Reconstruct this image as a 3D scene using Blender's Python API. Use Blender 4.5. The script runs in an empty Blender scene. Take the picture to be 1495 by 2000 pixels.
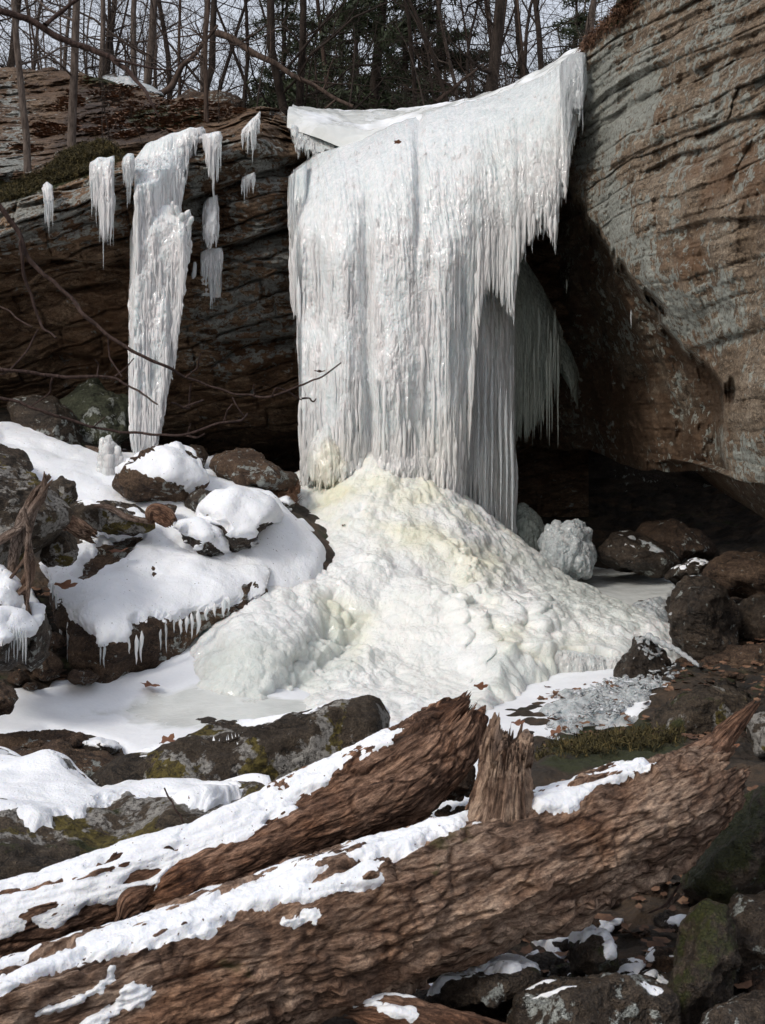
import bpy, math, random
import numpy as np
from mathutils import Vector, Matrix
rnd = random.Random(7)
R = math.radians
S = bpy.context.scene
COL = S.collection

# ---------------------------------------------------------------- camera, world, sun, exposure
F = 2414.0; HX = 747.5; HY = 800.0; CZ = 2.5     # photo pixels: focal length, centre column, horizon row; eye height (m)
cam = bpy.data.cameras.new('camera'); cam_o = bpy.data.objects.new('camera', cam); COL.objects.link(cam_o)
cam_o.location = (0, 0, CZ); cam_o.rotation_euler = (R(90), 0, 0)
cam.sensor_fit = 'VERTICAL'; cam.sensor_height = 36; cam.lens = F/2000*36
cam.shift_y = -(1000-HY)/2000; cam.clip_start = 0.05; cam.clip_end = 600
cam.dof.use_dof = True; cam.dof.focus_distance = 13.5; cam.dof.aperture_fstop = 11
S.camera = cam_o
SUN_EL, SUN_AZ = 41, -46        # azimuth: degrees left of straight behind the camera (negative = left)
W = bpy.data.worlds.new('World'); S.world = W; W.use_nodes = True
nt = W.node_tree; bg = nt.nodes['Background']
sky = nt.nodes.new('ShaderNodeTexSky'); sky.sky_type = 'NISHITA'; sky.sun_disc = False
sky.sun_elevation = R(SUN_EL)
dx, dy = math.sin(R(SUN_AZ)), -math.cos(R(SUN_AZ))          # direction towards the sun on the ground plane
sky.sun_rotation = math.atan2(dx, dy); sky.air_density = 1.4; sky.dust_density = 4.0; sky.ozone_density = 1.0
mixw = nt.nodes.new('ShaderNodeMix'); mixw.data_type = 'RGBA'; mixw.inputs['Factor'].default_value = 0.7
mixw.inputs['B'].default_value = (5.6, 5.75, 6.3, 1)         # thin winter cloud over the clear sky
nt.links.new(sky.outputs[0], mixw.inputs['A']); nt.links.new(mixw.outputs['Result'], bg.inputs[0])
bg.inputs[1].default_value = 0.138
sun = bpy.data.lights.new('sun', 'SUN'); sun.energy = 1.75; sun.angle = R(14); sun.color = (1.0, 0.965, 0.91)
sun_o = bpy.data.objects.new('sun', sun); COL.objects.link(sun_o)
sd = Vector((dx*math.cos(R(SUN_EL)), dy*math.cos(R(SUN_EL)), math.sin(R(SUN_EL))))
sun_o.rotation_euler = sd.to_track_quat('Z', 'Y').to_euler(); sun_o.location = (0, 0, 30)
S.view_settings.view_transform = 'Standard'; S.view_settings.look = 'None'
S.view_settings.exposure = 0.05; S.view_settings.gamma = 1.0

# ---------------------------------------------------------------- maths helpers
def P(px, py, Y):
    return np.array([(px-HX)/F*Y, Y, CZ-(py-HY)/F*Y])
def PV(px, py, Y):
    px = np.asarray(px, float); py = np.asarray(py, float); Y = np.asarray(Y, float)
    return np.stack(np.broadcast_arrays((px-HX)/F*Y, Y, CZ-(py-HY)/F*Y), -1)
def proj(v):
    return v[..., 0]/v[..., 1]*F+HX, HY-(v[..., 2]-CZ)/v[..., 1]*F
_g = np.random.RandomState(3)
PERM = _g.permutation(4096); GR = _g.normal(size=(4096, 3)); GR /= np.linalg.norm(GR, axis=1)[:, None]
RV = _g.rand(4096, 3)
def _h(i, j, k):
    return PERM[(PERM[(PERM[i & 4095]+j) & 4095]+k) & 4095]
def gn(p):
    p = np.asarray(p, float); i = np.floor(p).astype(np.int64); f = p-i
    u = f*f*f*(f*(f*6-15)+10); out = 0
    for a in (0, 1):
        wa = u[..., 0] if a else 1-u[..., 0]
        for b in (0, 1):
            wb = u[..., 1] if b else 1-u[..., 1]
            for c in (0, 1):
                wc = u[..., 2] if c else 1-u[..., 2]
                g = GR[_h(i[..., 0]+a, i[..., 1]+b, i[..., 2]+c)]
                out = out+wa*wb*wc*(g[..., 0]*(f[..., 0]-a)+g[..., 1]*(f[..., 1]-b)+g[..., 2]*(f[..., 2]-c))
    return out*1.6
def fbm(p, o=4, s=1.0, g=0.5, off=0.0):
    p = np.asarray(p)*s+off; r = 0; a = 1
    for k in range(o):
        r = r+a*gn(p+k*17.3); p = p*2.03; a *= g
    return r
def ridge(p, o=4, s=1.0, g=0.5, off=0.0):
    p = np.asarray(p)*s+off; r = 0; a = 1
    for k in range(o):
        r = r+a*(1-2*np.abs(gn(p+k*11.1))); p = p*2.1; a *= g
    return r
def worley(p):
    p = np.asarray(p, float); i = np.floor(p).astype(np.int64); f = p-i
    best = np.full(p.shape[:-1], 9.0); sec = np.full(p.shape[:-1], 9.0)
    for a in (-1, 0, 1):
        for b in (-1, 0, 1):
            for c in (-1, 0, 1):
                q = RV[_h(i[..., 0]+a, i[..., 1]+b, i[..., 2]+c)]
                d = (q[..., 0]+a-f[..., 0])**2+(q[..., 1]+b-f[..., 1])**2+(q[..., 2]+c-f[..., 2])**2
                sec = np.minimum(sec, np.maximum(best, d)); best = np.minimum(best, d)
    return np.sqrt(best), np.sqrt(sec)
def bumpy(p, s, off=0.0):                      # rounded lobes with creases between them
    f1, _ = worley(np.asarray(p)*s+off); return 1-np.minimum(f1, 1)**2
def ss(x, a, b):
    t = np.clip((x-a)/(b-a), 0, 1); return t*t*(3-2*t)
def interp(x, pts):
    return np.interp(x, [p[0] for p in pts], [p[1] for p in pts])
class TPS:                                       # smooth surface through scattered points
    def __init__(s, pts, reg=1e-3, sc=1.0):
        a = np.array(pts, float); s.sc = sc; s.x = a[:, :2]/sc; n = len(a)
        K = s.k(s.x, s.x)+reg*np.eye(n); Q = np.c_[np.ones(n), s.x]
        A = np.block([[K, Q], [Q.T, np.zeros((3, 3))]])
        s.w = np.linalg.solve(A, np.r_[a[:, 2], 0, 0, 0])
    def k(s, a, b):
        d = ((a[:, None]-b[None])**2).sum(-1); return 0.5*d*np.log(d+1e-12)
    def __call__(s, x, y):
        sh = np.shape(x); q = np.c_[np.ravel(x), np.ravel(y)]/s.sc; out = np.empty(len(q))
        for i in range(0, len(q), 40000):
            c = q[i:i+40000]; out[i:i+40000] = s.k(c, s.x)@s.w[:-3]+s.w[-3]+c@s.w[-2:]
        return out.reshape(sh)
def sdist(px, py, poly):                         # signed distance to a polygon, positive inside
    px = np.asarray(px, float); py = np.asarray(py, float)
    d = np.full(px.shape, 1e9); ins = np.zeros(px.shape, bool); n = len(poly)
    for i in range(n):
        ax, ay = poly[i]; bx, by = poly[(i+1) % n]
        ex, ey = bx-ax, by-ay
        t = np.clip(((px-ax)*ex+(py-ay)*ey)/(ex*ex+ey*ey+1e-9), 0, 1)
        d = np.minimum(d, (px-ax-t*ex)**2+(py-ay-t*ey)**2)
        c = ((ay > py) != (by > py)) & (px < (bx-ax)*(py-ay)/((by-ay) if by != ay else 1e-9)+ax)
        ins ^= c
    return np.where(ins, 1, -1)*np.sqrt(d)
def polys_sd(px, py, polys):
    r = np.full(np.shape(px), -1e9)
    for q in polys: r = np.maximum(r, sdist(px, py, q))
    return r

# ---------------------------------------------------------------- mesh helpers
def mk(name, v, faces, mat, parent=None, origin=(0, 0, 0), attrs=None, smooth=True):
    """v (N,3) world coordinates; faces (M,4) or (M,3) array or a list of them"""
    if not isinstance(faces, list): faces = [faces]
    faces = [np.asarray(f) for f in faces if len(f)]
    org = np.array(parent.location if parent is not None else origin, float)
    me = bpy.data.meshes.new(name); v = np.asarray(v, float)-org
    me.vertices.add(len(v)); me.vertices.foreach_set('co', v.ravel())
    nl = sum(f.size for f in faces); nf = sum(len(f) for f in faces)
    me.loops.add(nl); me.loops.foreach_set('vertex_index', np.concatenate([f.ravel() for f in faces]).astype(np.int32))
    tot = np.concatenate([np.full(len(f), f.shape[1]) for f in faces])
    me.polygons.add(nf); me.polygons.foreach_set('loop_start', (np.cumsum(tot)-tot).astype(np.int32))
    try: me.polygons.foreach_set('loop_total', tot.astype(np.int32))
    except Exception: pass
    me.update(calc_edges=True); me.validate()
    if smooth: me.polygons.foreach_set('use_smooth', np.ones(len(me.polygons), bool))
    for k, a in (attrs or {}).items():
        a = np.asarray(a, np.float32)
        if a.ndim == 1:
            at = me.attributes.new(k, 'FLOAT', 'POINT'); at.data.foreach_set('value', a)
        else:
            at = me.attributes.new(k, 'FLOAT_VECTOR', 'POINT'); at.data.foreach_set('vector', a.ravel())
    me.materials.append(mat)
    o = bpy.data.objects.new(name, me); COL.objects.link(o)
    if parent is not None: o.parent = parent
    else: o.location = org
    return o
def tag(o, label=None, cat=None, group=None, kind=None):
    if label: o['label'] = label
    if cat: o['category'] = cat
    if group: o['group'] = group
    if kind: o['kind'] = kind
    return o
def empty(name, loc, label, cat, group=None):
    o = bpy.data.objects.new(name, None); o.empty_display_size = 0.1; o.location = [float(c) for c in loc]
    COL.objects.link(o); return tag(o, label, cat, group)
def gridf(nr, nc, wrap=False):
    i = np.arange(nr*nc).reshape(nr, nc)
    if wrap: i = np.c_[i, i[:, :1]]
    return np.stack([i[:-1, :-1], i[1:, :-1], i[1:, 1:], i[:-1, 1:]], -1).reshape(-1, 4)
def vnorm(v, f):
    n = np.zeros_like(v)
    fn = np.cross(v[f[:, 2]]-v[f[:, 0]], v[f[:, -1]]-v[f[:, 1]]) if f.shape[1] == 4 else np.cross(v[f[:, 1]]-v[f[:, 0]], v[f[:, 2]]-v[f[:, 0]])
    for k in range(f.shape[1]):
        for c in range(3): n[:, c] += np.bincount(f[:, k], fn[:, c], len(v))
    return n/(np.linalg.norm(n, axis=1)[:, None]+1e-12)
class MB:                                        # collects tubes into one mesh
    def __init__(s): s.v = []; s.f = []; s.n = 0
    def add(s, v, f):
        s.v.append(v); s.f.append(f+s.n); s.n += len(v)
    def tube(s, pts, rad, n=6, squash=None):
        pts = np.asarray(pts, float); rad = np.asarray(rad, float); m = len(pts)
        t = np.gradient(pts, axis=0); t /= np.linalg.norm(t, axis=1)[:, None]+1e-9
        ref = np.array([0, 0, 1.]) if abs(t[:, 2]).mean() < 0.8 else np.array([1., 0, 0])
        a = np.cross(t, ref); a /= np.linalg.norm(a, axis=1)[:, None]+1e-9; b = np.cross(t, a)
        th = np.arange(n)*2*math.pi/n
        rr = rad[:, None] if rad.ndim == 1 else rad
        v = pts[:, None]+rr[..., None]*(np.cos(th)[None, :, None]*a[:, None]+np.sin(th)[None, :, None]*b[:, None])
        s.add(v.reshape(-1, 3), gridf(m, n, True)[:, ::-1])
        return v
    def build(s, name, mat, parent=None, origin=(0, 0, 0), attrs=None, smooth=True):
        return mk(name, np.concatenate(s.v), np.concatenate(s.f), mat, parent, origin, attrs, smooth)
_ico = {}
def ico(level):
    if level not in _ico:
        import bmesh
        bm = bmesh.new(); bmesh.ops.create_icosphere(bm, subdivisions=level, radius=1)
        _ico[level] = (np.array([v.co[:] for v in bm.verts]), np.array([[v.index for v in f.verts] for f in bm.faces])); bm.free()
    return _ico[level]

# ---------------------------------------------------------------- materials
class N:
    """tiny node helper"""
    def __init__(s, name):
        s.m = bpy.data.materials.new(name); s.m.use_nodes = True; s.t = s.m.node_tree
        s.b = s.t.nodes['Principled BSDF']; s.out = s.t.nodes['Material Output']
        s.tc = s.t.nodes.new('ShaderNodeTexCoord').outputs['Object']
    def n(s, kind, **kw):
        o = s.t.nodes.new('ShaderNode'+kind)
        for k, v in kw.items():
            if k.startswith('_'): setattr(o, k[1:], v)
        for k, v in kw.items():
            if k.startswith('_'): continue
            k = k.replace('__', ' ')
            i = o.inputs[int(k[1:])] if k[0] == 'i' and k[1:].isdigit() else o.inputs[k]
            if hasattr(v, 'is_output') or hasattr(v, 'links'): s.t.links.new(v, i)
            else: i.default_value = v
        return o
    def mp(s, scale=(1, 1, 1), rot=(0, 0, 0), src=None):
        return s.n('Mapping', Vector=src or s.tc, Scale=scale, Rotation=rot).outputs[0]
    def noise(s, sc, det=4, rough=0.55, vec=None, dist=0.0):
        return s.n('TexNoise', Vector=vec or s.tc, Scale=sc, Detail=det, Roughness=rough, Distortion=dist).outputs['Fac']
    def vor(s, sc, vec=None, feat='F1', out='Distance'):
        return s.n('TexVoronoi', _feature=feat, Vector=vec or s.tc, Scale=sc).outputs[out]
    def at(s, name, vec=False):
        return s.n('Attribute', _attribute_name=name).outputs['Vector' if vec else 'Fac']
    def rng(s, v, a, b, c=0.0, d=1.0):
        return s.n('MapRange', Value=v, i1=a, i2=b, i3=c, i4=d).outputs[0]
    def math(s, op, a, b=0.0):
        return s.n('Math', _operation=op, i0=a, i1=b).outputs[0]
    def mix(s, f, a, b, mode='MIX'):
        o = s.n('Mix', _data_type='RGBA', _blend_type=mode); 
        for i, v in ((0, f), (6, a), (7, b)):
            if hasattr(v, 'links'): s.t.links.new(v, o.inputs[i])
            else: o.inputs[i].default_value = v if i == 0 else tuple(v)+(1,)
        return o.outputs[2]
    def ramp(s, v, *st):
        o = s.n('ValToRGB', Fac=v); e = o.color_ramp.elements
        while len(e) < len(st): e.new(0.5)
        for k, (p, c) in enumerate(st): e[k].position = p; e[k].color = tuple(c)+(1,)
        return o.outputs[0]
    def bump(s, h, st=0.5, d=0.02, nrm=None):
        o = s.n('Bump', Height=h, Strength=st, Distance=d)
        if nrm is not None: s.t.links.new(nrm, o.inputs['Normal'])
        return o.outputs[0]
    def set(s, **kw):
        for k, v in kw.items():
            i = s.b.inputs[k.replace('__', ' ')]
            if hasattr(v, 'links'): s.t.links.new(v, i)
            else: i.default_value = tuple(v)+(1,) if isinstance(v, tuple) and len(v) == 3 and 'Radius' not in k else v
        return s.m

def rock_mat(name, a, b, c, strata=0.4, lichen=0.5, moss=0.3, rust=0.0, fine=1.0, rough=0.85, lcol=(.42, .44, .41), tilt=0.0, lsc=7.0, mustard=False):
    """a dark, b mid, c light rock colours; lichen / moss / rust are how far each spreads, plus the mesh's own masks"""
    k = N(name)
    v = k.mp(rot=(0, R(tilt), 0))
    vs = k.mp((0.6, 0.6, 6), src=v)
    n1 = k.noise(1.3, 6, .62, dist=.4); n2 = k.noise(2.2, 5, .6, vec=vs); n3 = k.noise(28, 4, .7); n4 = k.noise(90, 3, .7)
    col = k.ramp(k.math('ADD', k.math('MULTIPLY', n1, .55), k.math('MULTIPLY', n2, .45)), (.29, a), (.45, b), (.61, c))
    n5 = k.noise(190, 2, .8); sp = k.math('ADD', k.math('MULTIPLY', n4, .5), k.math('MULTIPLY', n5, .5))
    col = k.mix(1.0, col, k.ramp(sp, (.36, (.45, .43, .41)), (.5, (.95, .94, .92)), (.62, (1.75, 1.7, 1.6))), 'MULTIPLY')
    col = k.mix(k.rng(n3, .45, .62), k.mix(1.0, col, (.55, .52, .5), 'MULTIPLY'), col)
    crk = k.math('ABSOLUTE', k.math('ADD', k.noise(1.6, 6, .62, vec=k.mp((1, 1, 1+4*strata), src=v), dist=.3), -.5))
    col = k.mix(k.rng(crk, .0, .014), k.mix(1.0, col, (.22, .2, .18), 'MULTIPLY'), col)
    ru = k.rng(k.math('ADD', k.noise(1.7, 5, .6, dist=.8), k.math('MULTIPLY', k.math('ADD', k.at('rust'), rust-.5), .35)), .52, .64)
    col = k.mix(k.math('MULTIPLY', ru, .6), col, (.20, .105, .052))
    darken = k.at('darken'); col = k.mix(darken, col, k.mix(1.0, col, (.28, .25, .23), 'MULTIPLY'))  # mask darkens the rock; on the right cliff it paints the recess shade
    # lichen: crusty patches with broken rims
    l1 = k.noise(lsc, 5, .65, dist=.3); l2 = k.noise(1.1, 3, .5)
    lm = k.math('ADD', l1, k.math('MULTIPLY', k.math('ADD', l2, -.5), .5))
    lm = k.math('ADD', lm, k.math('MULTIPLY', k.math('ADD', k.math('MULTIPLY', k.at('lichen'), .6), lichen-.62), .40))
    le = k.rng(lm, .5, .53)
    le = k.math('MULTIPLY', le, k.rng(k.math('ADD', k.math('MULTIPLY', n3, .6), k.math('MULTIPLY', n5, .4)), .40, .5))
    lc = k.mix(k.noise(34, 3), lcol, tuple(x*1.35 for x in lcol))
    mus = k.rng(k.noise(3.1, 4, .6, dist=.3), .56, .58) if mustard else 0.0
    if mustard: lc = k.mix(mus, lc, k.mix(n4, (.10, .085, .018), (.24, .18, .04)))
    col = k.mix(k.math('MULTIPLY', le, .9), col, lc)
    # moss: soft green-brown on upward faces and where the mask says
    nz = k.n('SeparateXYZ', i0=k.n('NewGeometry').outputs['Normal']).outputs[2]
    mm = k.math('ADD', k.noise(4.5, 5, .65), k.math('MULTIPLY', k.math('ADD', k.at('moss'), moss-1.0), .5))
    mm = k.math('ADD', mm, k.math('MULTIPLY', nz, .08)); me_ = k.rng(mm, .5, .58)
    col = k.mix(me_, col, k.ramp(n4, (.3, (.018, .022, .006)), (.6, (.055, .058, .014)), (.8, (.12, .105, .025))))
    h = k.math('ADD', k.math('MULTIPLY', k.noise(3.5, 8, .68, vec=k.mp((1, 1, 1+5*strata), src=v)), 1.0), k.math('MULTIPLY', n3, .35))
    h = k.math('ADD', h, k.math('MULTIPLY', k.rng(crk, 0, .03), .25)); nr = k.bump(h, .9*fine, .12)
    nr = k.bump(k.math('ADD', n4, k.math('MULTIPLY', le, .6)), .9*fine, .02, nr)
    return k.set(Base__Color=col, Roughness=k.rng(k.math('ADD', n4, darken), .2, 1.6, rough, rough-.3), Normal=nr, Specular__IOR__Level=.35)

M = {}
M['left_cliff'] = rock_mat('brown_sandstone', (.075, .046, .027), (.29, .18, .105), (.52, .38, .26), .9, .24, .2, .36, tilt=-12)
M['right_cliff'] = rock_mat('grey_sandstone', (.11, .08, .056), (.33, .25, .175), (.54, .45, .35), 1.0, .43, .1, .24, lcol=(.43, .455, .41), lsc=9)
M['brown_rock'] = rock_mat('brown_rock', (.035, .022, .014), (.11, .068, .044), (.23, .155, .10), .2, .30, .25, .3, lsc=10)
M['dark_rock'] = rock_mat('dark_stone', (.018, .013, .010), (.065, .049, .036), (.17, .13, .095), .3, .30, .46, .1, rough=.6, lsc=9)  # dark base colour, smoother than the other rocks
M['lichen_rock'] = rock_mat('lichen_rock', (.025, .019, .013), (.075, .057, .04), (.17, .13, .09), .2, .56, .40, .1, lcol=(.38, .36, .33), lsc=3.4, mustard=True)
M['green_rock'] = rock_mat('green_rock', (.03, .035, .022), (.07, .082, .05), (.13, .14, .09), .1, .4, .5, .0)

k = N('snow')
n1 = k.noise(3, 4, .5); n2 = k.noise(60, 3, .7)
spk = k.rng(k.noise(46, 2, .5), .72, .74)
M['snow'] = k.set(Base__Color=k.mix(spk, k.mix(n1, (.78, .80, .84), (.88, .89, .91)), (.12, .07, .045)), Roughness=.75, Normal=k.bump(k.math('ADD', n1, k.math('ADD', k.math('MULTIPLY', n2, .3), k.math('MULTIPLY', k.noise(14, 4, .6), .5))), .6, .045),
                  Subsurface__Weight=.25, Subsurface__Radius=(.03, .04, .06), Subsurface__Scale=.6, Specular__IOR__Level=.3)

def ice_mat(name, c1, c2, yel=0.0, trans=0.0, rough=.22, vert=True, sss=.35, fine=1.0, coat=.25):
    k = N(name)
    vv = k.mp((1, 1, .16)) if vert else k.tc
    n1 = k.noise(7, 5, .6, vec=vv); n2 = k.noise(38, 4, .65, vec=vv); n3 = k.noise(110, 3, .7); 
    n0 = k.noise(20, 4, .6, vec=k.mp((1, 1, .09)) if vert else k.tc)
    col = k.mix(k.rng(k.math('ADD', k.math('MULTIPLY', n1, .45), k.math('MULTIPLY', n0, .55)), .36, .60), c1, c2)
    yy = k.math('MULTIPLY', k.rng(k.noise(1.1, 3, .5), .35, .62), k.math('ADD', k.at('yellow'), yel))
    col = k.mix(yy, col, (.84, .82, .64))
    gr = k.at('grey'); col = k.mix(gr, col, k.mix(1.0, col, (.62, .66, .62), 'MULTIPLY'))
    nr = k.bump(k.math('ADD', n2, n0), .7*fine, .035); nr = k.bump(n3, .8*fine, .012, nr)
    return k.set(Base__Color=col, Roughness=k.rng(n2, .3, .7, rough*.6, rough*1.8), Normal=nr, Subsurface__Weight=sss, Subsurface__Radius=(.05, .08, .09),
                 Subsurface__Scale=1.0, IOR=1.31, Coat__Weight=coat, Coat__Roughness=.06, Transmission__Weight=trans, Specular__IOR__Level=.7)
M['ice'] = ice_mat('white_ice', (.72, .775, .785), (.94, .955, .96), rough=.12, coat=.6)
M['mound_ice'] = ice_mat('mound_ice', (.84, .86, .85), (.95, .955, .945), yel=.16, vert=False, rough=.32, fine=.8)
M['rear_ice'] = ice_mat('rear_ice', (.30, .34, .30), (.52, .56, .50), trans=.15, sss=.2)  # darker ice copy; the shade behind the falls is put into its colour
M['clear_ice'] = ice_mat('clear_ice', (.80, .86, .88), (.92, .95, .97), trans=.55, rough=.10, sss=.1)
M['stalagmite_ice'] = ice_mat('stalagmite_ice', (.45, .49, .50), (.80, .83, .84), trans=.25, vert=False, rough=.14)
k = N('frozen_pool')
n1 = k.noise(1.2, 5, .6, dist=.5); n2 = k.noise(30, 4, .6)
icy = k.rng(k.math('ADD', n1, k.math('MULTIPLY', k.math('ADD', k.at('icy'), -.5), .6)), .42, .56)
col = k.mix(icy, k.mix(n2, (.78, .80, .84), (.88, .89, .91)), k.mix(k.noise(4, 5, .6, dist=1.), (.50, .52, .50), (.80, .81, .79)))
M['pool_ice'] = k.set(Base__Color=col, Roughness=k.rng(icy, 0, 1, .7, .2), Normal=k.bump(k.math('ADD', n1, k.math('MULTIPLY', n2, .15)), .4, .04),
                      Subsurface__Weight=.2, Subsurface__Radius=(.04, .05, .06), Subsurface__Scale=.7)

def wood_mat(name, a, b, c, moss=.0, sc=1.0):
    """grain follows the mesh's own 'grain' coordinate (length, around)"""
    k = N(name); g = k.at('grain', True)
    v1 = k.mp((1.9*sc, 8*sc, 8*sc), src=g); v2 = k.mp((7*sc, 32*sc, 32*sc), src=g); v3 = k.mp((5*sc, 7*sc, 7*sc), src=g)
    n1 = k.noise(1.0, 6, .62, vec=v1, dist=.6); n2 = k.noise(1.0, 5, .7, vec=v2, dist=.3); n3 = k.noise(1.0, 6, .65, vec=v3, dist=.8)
    big = k.noise(2.3, 4, .6); ck = k.t.nodes.new('ShaderNodeTexVoronoi'); ck.feature = 'DISTANCE_TO_EDGE'; ck.inputs['Scale'].default_value = 1.0; k.t.links.new(k.mix(.12, k.mp((5*sc, 17*sc, 17*sc), src=g), k.n('TexNoise', Vector=v2, Scale=.6, Detail=3.).outputs['Color'], 'ADD'), ck.inputs['Vector'])
    cke = k.math('MAXIMUM', k.rng(ck.outputs['Distance'], .0, .10), k.rng(k.noise(5, 3), .45, .6))
    n6 = k.noise(1.0, 4, .75, vec=k.mp((26*sc, 100*sc, 100*sc), src=g)); f = k.math('ADD', k.math('ADD', k.math('MULTIPLY', n1, .3), k.math('MULTIPLY', n2, .25)), k.math('ADD', k.math('MULTIPLY', n3, .25), k.math('MULTIPLY', n6, .2)))
    col = k.ramp(f, (.36, a), (.47, b), (.57, c))
    col = k.mix(cke, k.mix(1.0, col, (.25, .2, .17), 'MULTIPLY'), col)
    col = k.mix(1.0, col, k.ramp(k.math('ADD', k.math('MULTIPLY', n6, .6), k.math('MULTIPLY', k.noise(160, 3, .8), .4)), (.36, (.5, .47, .45)), (.5, (1, 1, 1)), (.64, (1.6, 1.55, 1.5))), 'MULTIPLY')
    col = k.mix(k.rng(big, .42, .62), col, k.mix(1.0, col, (.78, .64, .54), 'MULTIPLY'))
    mm = k.rng(k.math('ADD', k.noise(6, 4, .6), k.math('MULTIPLY', k.math('ADD', k.at('moss'), moss-1.), .5)), .5, .6)
    col = k.mix(k.math('MULTIPLY', mm, .8), col, (.05, .048, .014))
    h = k.math('ADD', k.math('MULTIPLY', n1, 1.0), k.math('ADD', k.math('MULTIPLY', n3, .8), k.math('ADD', k.math('MULTIPLY', n2, .7), k.math('ADD', k.math('MULTIPLY', n6, .45), k.math('MULTIPLY', cke, .3)))))
    return k.set(Base__Color=col, Roughness=.85, Normal=k.bump(h, .9, .042), Specular__IOR__Level=.25)
M['rot_wood'] = wood_mat('rotten_wood', (.03, .019, .013), (.19, .122, .087), (.43, .315, .235), .42)
M['dark_wood'] = wood_mat('dark_wood', (.018, .011, .007), (.125, .07, .046), (.36, .225, .155), .35)
M['grey_wood'] = wood_mat('grey_wood', (.05, .036, .028), (.17, .125, .1), (.33, .26, .22), .2, 2.0)
def bark_mat(name, a, b, sc=14):
    k = N(name); n = k.noise(sc, 5, .7, vec=k.mp((1, 1, .22)))
    return k.set(Base__Color=k.ramp(n, (.35, a), (.65, b)), Roughness=.9, Normal=k.bump(n, .9, .03), Specular__IOR__Level=.2)
M['bark_grey'] = bark_mat('grey_bark', (.045, .034, .028), (.17, .135, .115), 20)
M['bark_brown'] = bark_mat('brown_bark', (.025, .016, .012), (.10, .07, .055))
M['bark_dark'] = bark_mat('dark_bark', (.014, .010, .008), (.05, .037, .03))
M['twig'] = bark_mat('twig_bark', (.03, .018, .015), (.10, .065, .055), 60)
k = N('needles'); M['needles'] = k.set(Base__Color=k.mix(k.noise(3, 3), (.012, .022, .007), (.045, .06, .018)), Roughness=.7)
k = N('dead_leaf'); oi = k.n('ObjectInfo').outputs['Random']
M['leaf'] = k.set(Base__Color=k.mix(k.noise(14, 3), (.07, .024, .013), (.24, .10, .045)), Roughness=.7)
k = N('leaf_litter'); M['litter'] = k.set(Base__Color=k.ramp(k.noise(9, 4, .7), (.3, (.04, .02, .012)), (.5, (.13, .065, .036)), (.7, (.28, .16, .09))), Roughness=.8)
k = N('moss'); M['moss'] = k.set(Base__Color=k.ramp(k.noise(16, 4, .7), (.35, (.018, .015, .006)), (.55, (.075, .06, .018)), (.7, (.18, .125, .045))), Roughness=.95)
k = N('streambed'); n1 = k.noise(2.5, 6, .65); n2 = k.vor(16); n3 = k.noise(45, 4, .7)
col = k.ramp(n1, (.35, (.012, .009, .006)), (.5, (.04, .028, .018)), (.65, (.10, .062, .035)))
col = k.mix(k.rng(k.math('ADD', k.noise(3, 4), k.math('MULTIPLY', k.at('moss'), .25)), .6, .7), col, (.03, .034, .009))
M['ground'] = k.set(Base__Color=col, Roughness=.85, Normal=k.bump(k.math('ADD', n2, n3), .8, .05))
k = N('forest_floor'); M['forest_floor'] = k.set(Base__Color=k.ramp(k.noise(6, 6, .7), (.35, (.03, .014, .008)), (.55, (.10, .045, .022)), (.7, (.17, .10, .06))), Roughness=.9, Normal=k.bump(k.noise(25, 4, .7), .8, .05))
#PART2
# ---------------------------------------------------------------- ground
def w(px, py, Y): q = P(px, py, Y); return (q[0], q[1], q[2])
GP = [(x, y, 0.0) for x, y in ((-1, 9.3), (0.3, 10), (1.6, 10.5), (-.3, 12), (1.2, 12), (2.2, 12.6), (0, 8.6), (-1.6, 9.6), (1.2, 9.0), (-2.4, 9.6))]
GP += [w(*a) for a in ((130, 1335, 10.7), (0, 1325, 10.5), (0, 1150, 12), (200, 925, 14.5), (0, 850, 15), (450, 1005, 13), (545, 1020, 13),
       (560, 975, 15.2), (520, 1130, 12.2), (400, 1335, 10.7), (1100, 1128, 16), (1300, 1130, 16), (1450, 1060, 17), (1200, 1110, 18), (1000, 1110, 17),
       (1495, 1290, 11), (1400, 1335, 10.2), (1300, 1370, 10), (1495, 1440, 8.6), (1200, 1455, 8.4), (1060, 1500, 8), (1495, 1700, 6), (1200, 1760, 5.6), (1100, 1960, 4.7),
       (900, 1960, 4.7), (600, 1900, 5), (0, 1720, 6.5), (0, 1450, 9.1), (150, 1530, 8.2))]
GP += [(-1.5, 5, .3), (0, 3, .5), (-2, 2, .6), (2, 2, .6), (0, 0, .8), (0, -3, .9), (-6, 0, 1.0), (6, 0, 1.0), (3, 22, .9), (7, 15, 1), (6, 10, 1.0), (5, 6, .9), (-3, 17, 1.9), (0, 18, .9), (-6, 12, 1.9), (-6, 8, 1.0), (-5, 5, .7),
       (3.2, 8, .5), (9, 18, 1.3), (-8, 18, 3)]
gz = TPS(GP, 2e-3)
def groundz(x, y): return gz(x, y)
xs = np.linspace(-9, 10, 480); ys = np.concatenate([np.linspace(-4, 4, 50), np.linspace(4.03, 13, 330), np.linspace(13.04, 25, 200)])
X, Y = np.meshgrid(xs, ys); Z = groundz(X, Y)
V = np.stack([X, Y, Z], -1).reshape(-1, 3)
rough = fbm(V, 4, 1.3)*.06+bumpy(V*[1, 1, 0], 5.5)*.07+bumpy(V*[1, 1, 0], 14, 4)*.025
V[:, 2] += rough-.06
px, py = proj(V); 
mo = ss(polys_sd(px, py, [[(1060, 1500), (1080, 1430), (1250, 1400), (1350, 1430), (1330, 1520)]]), -20, 20)
tag(mk('ground', V, gridf(*X.shape), M['ground'], attrs={'moss': mo}), kind='structure')
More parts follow.
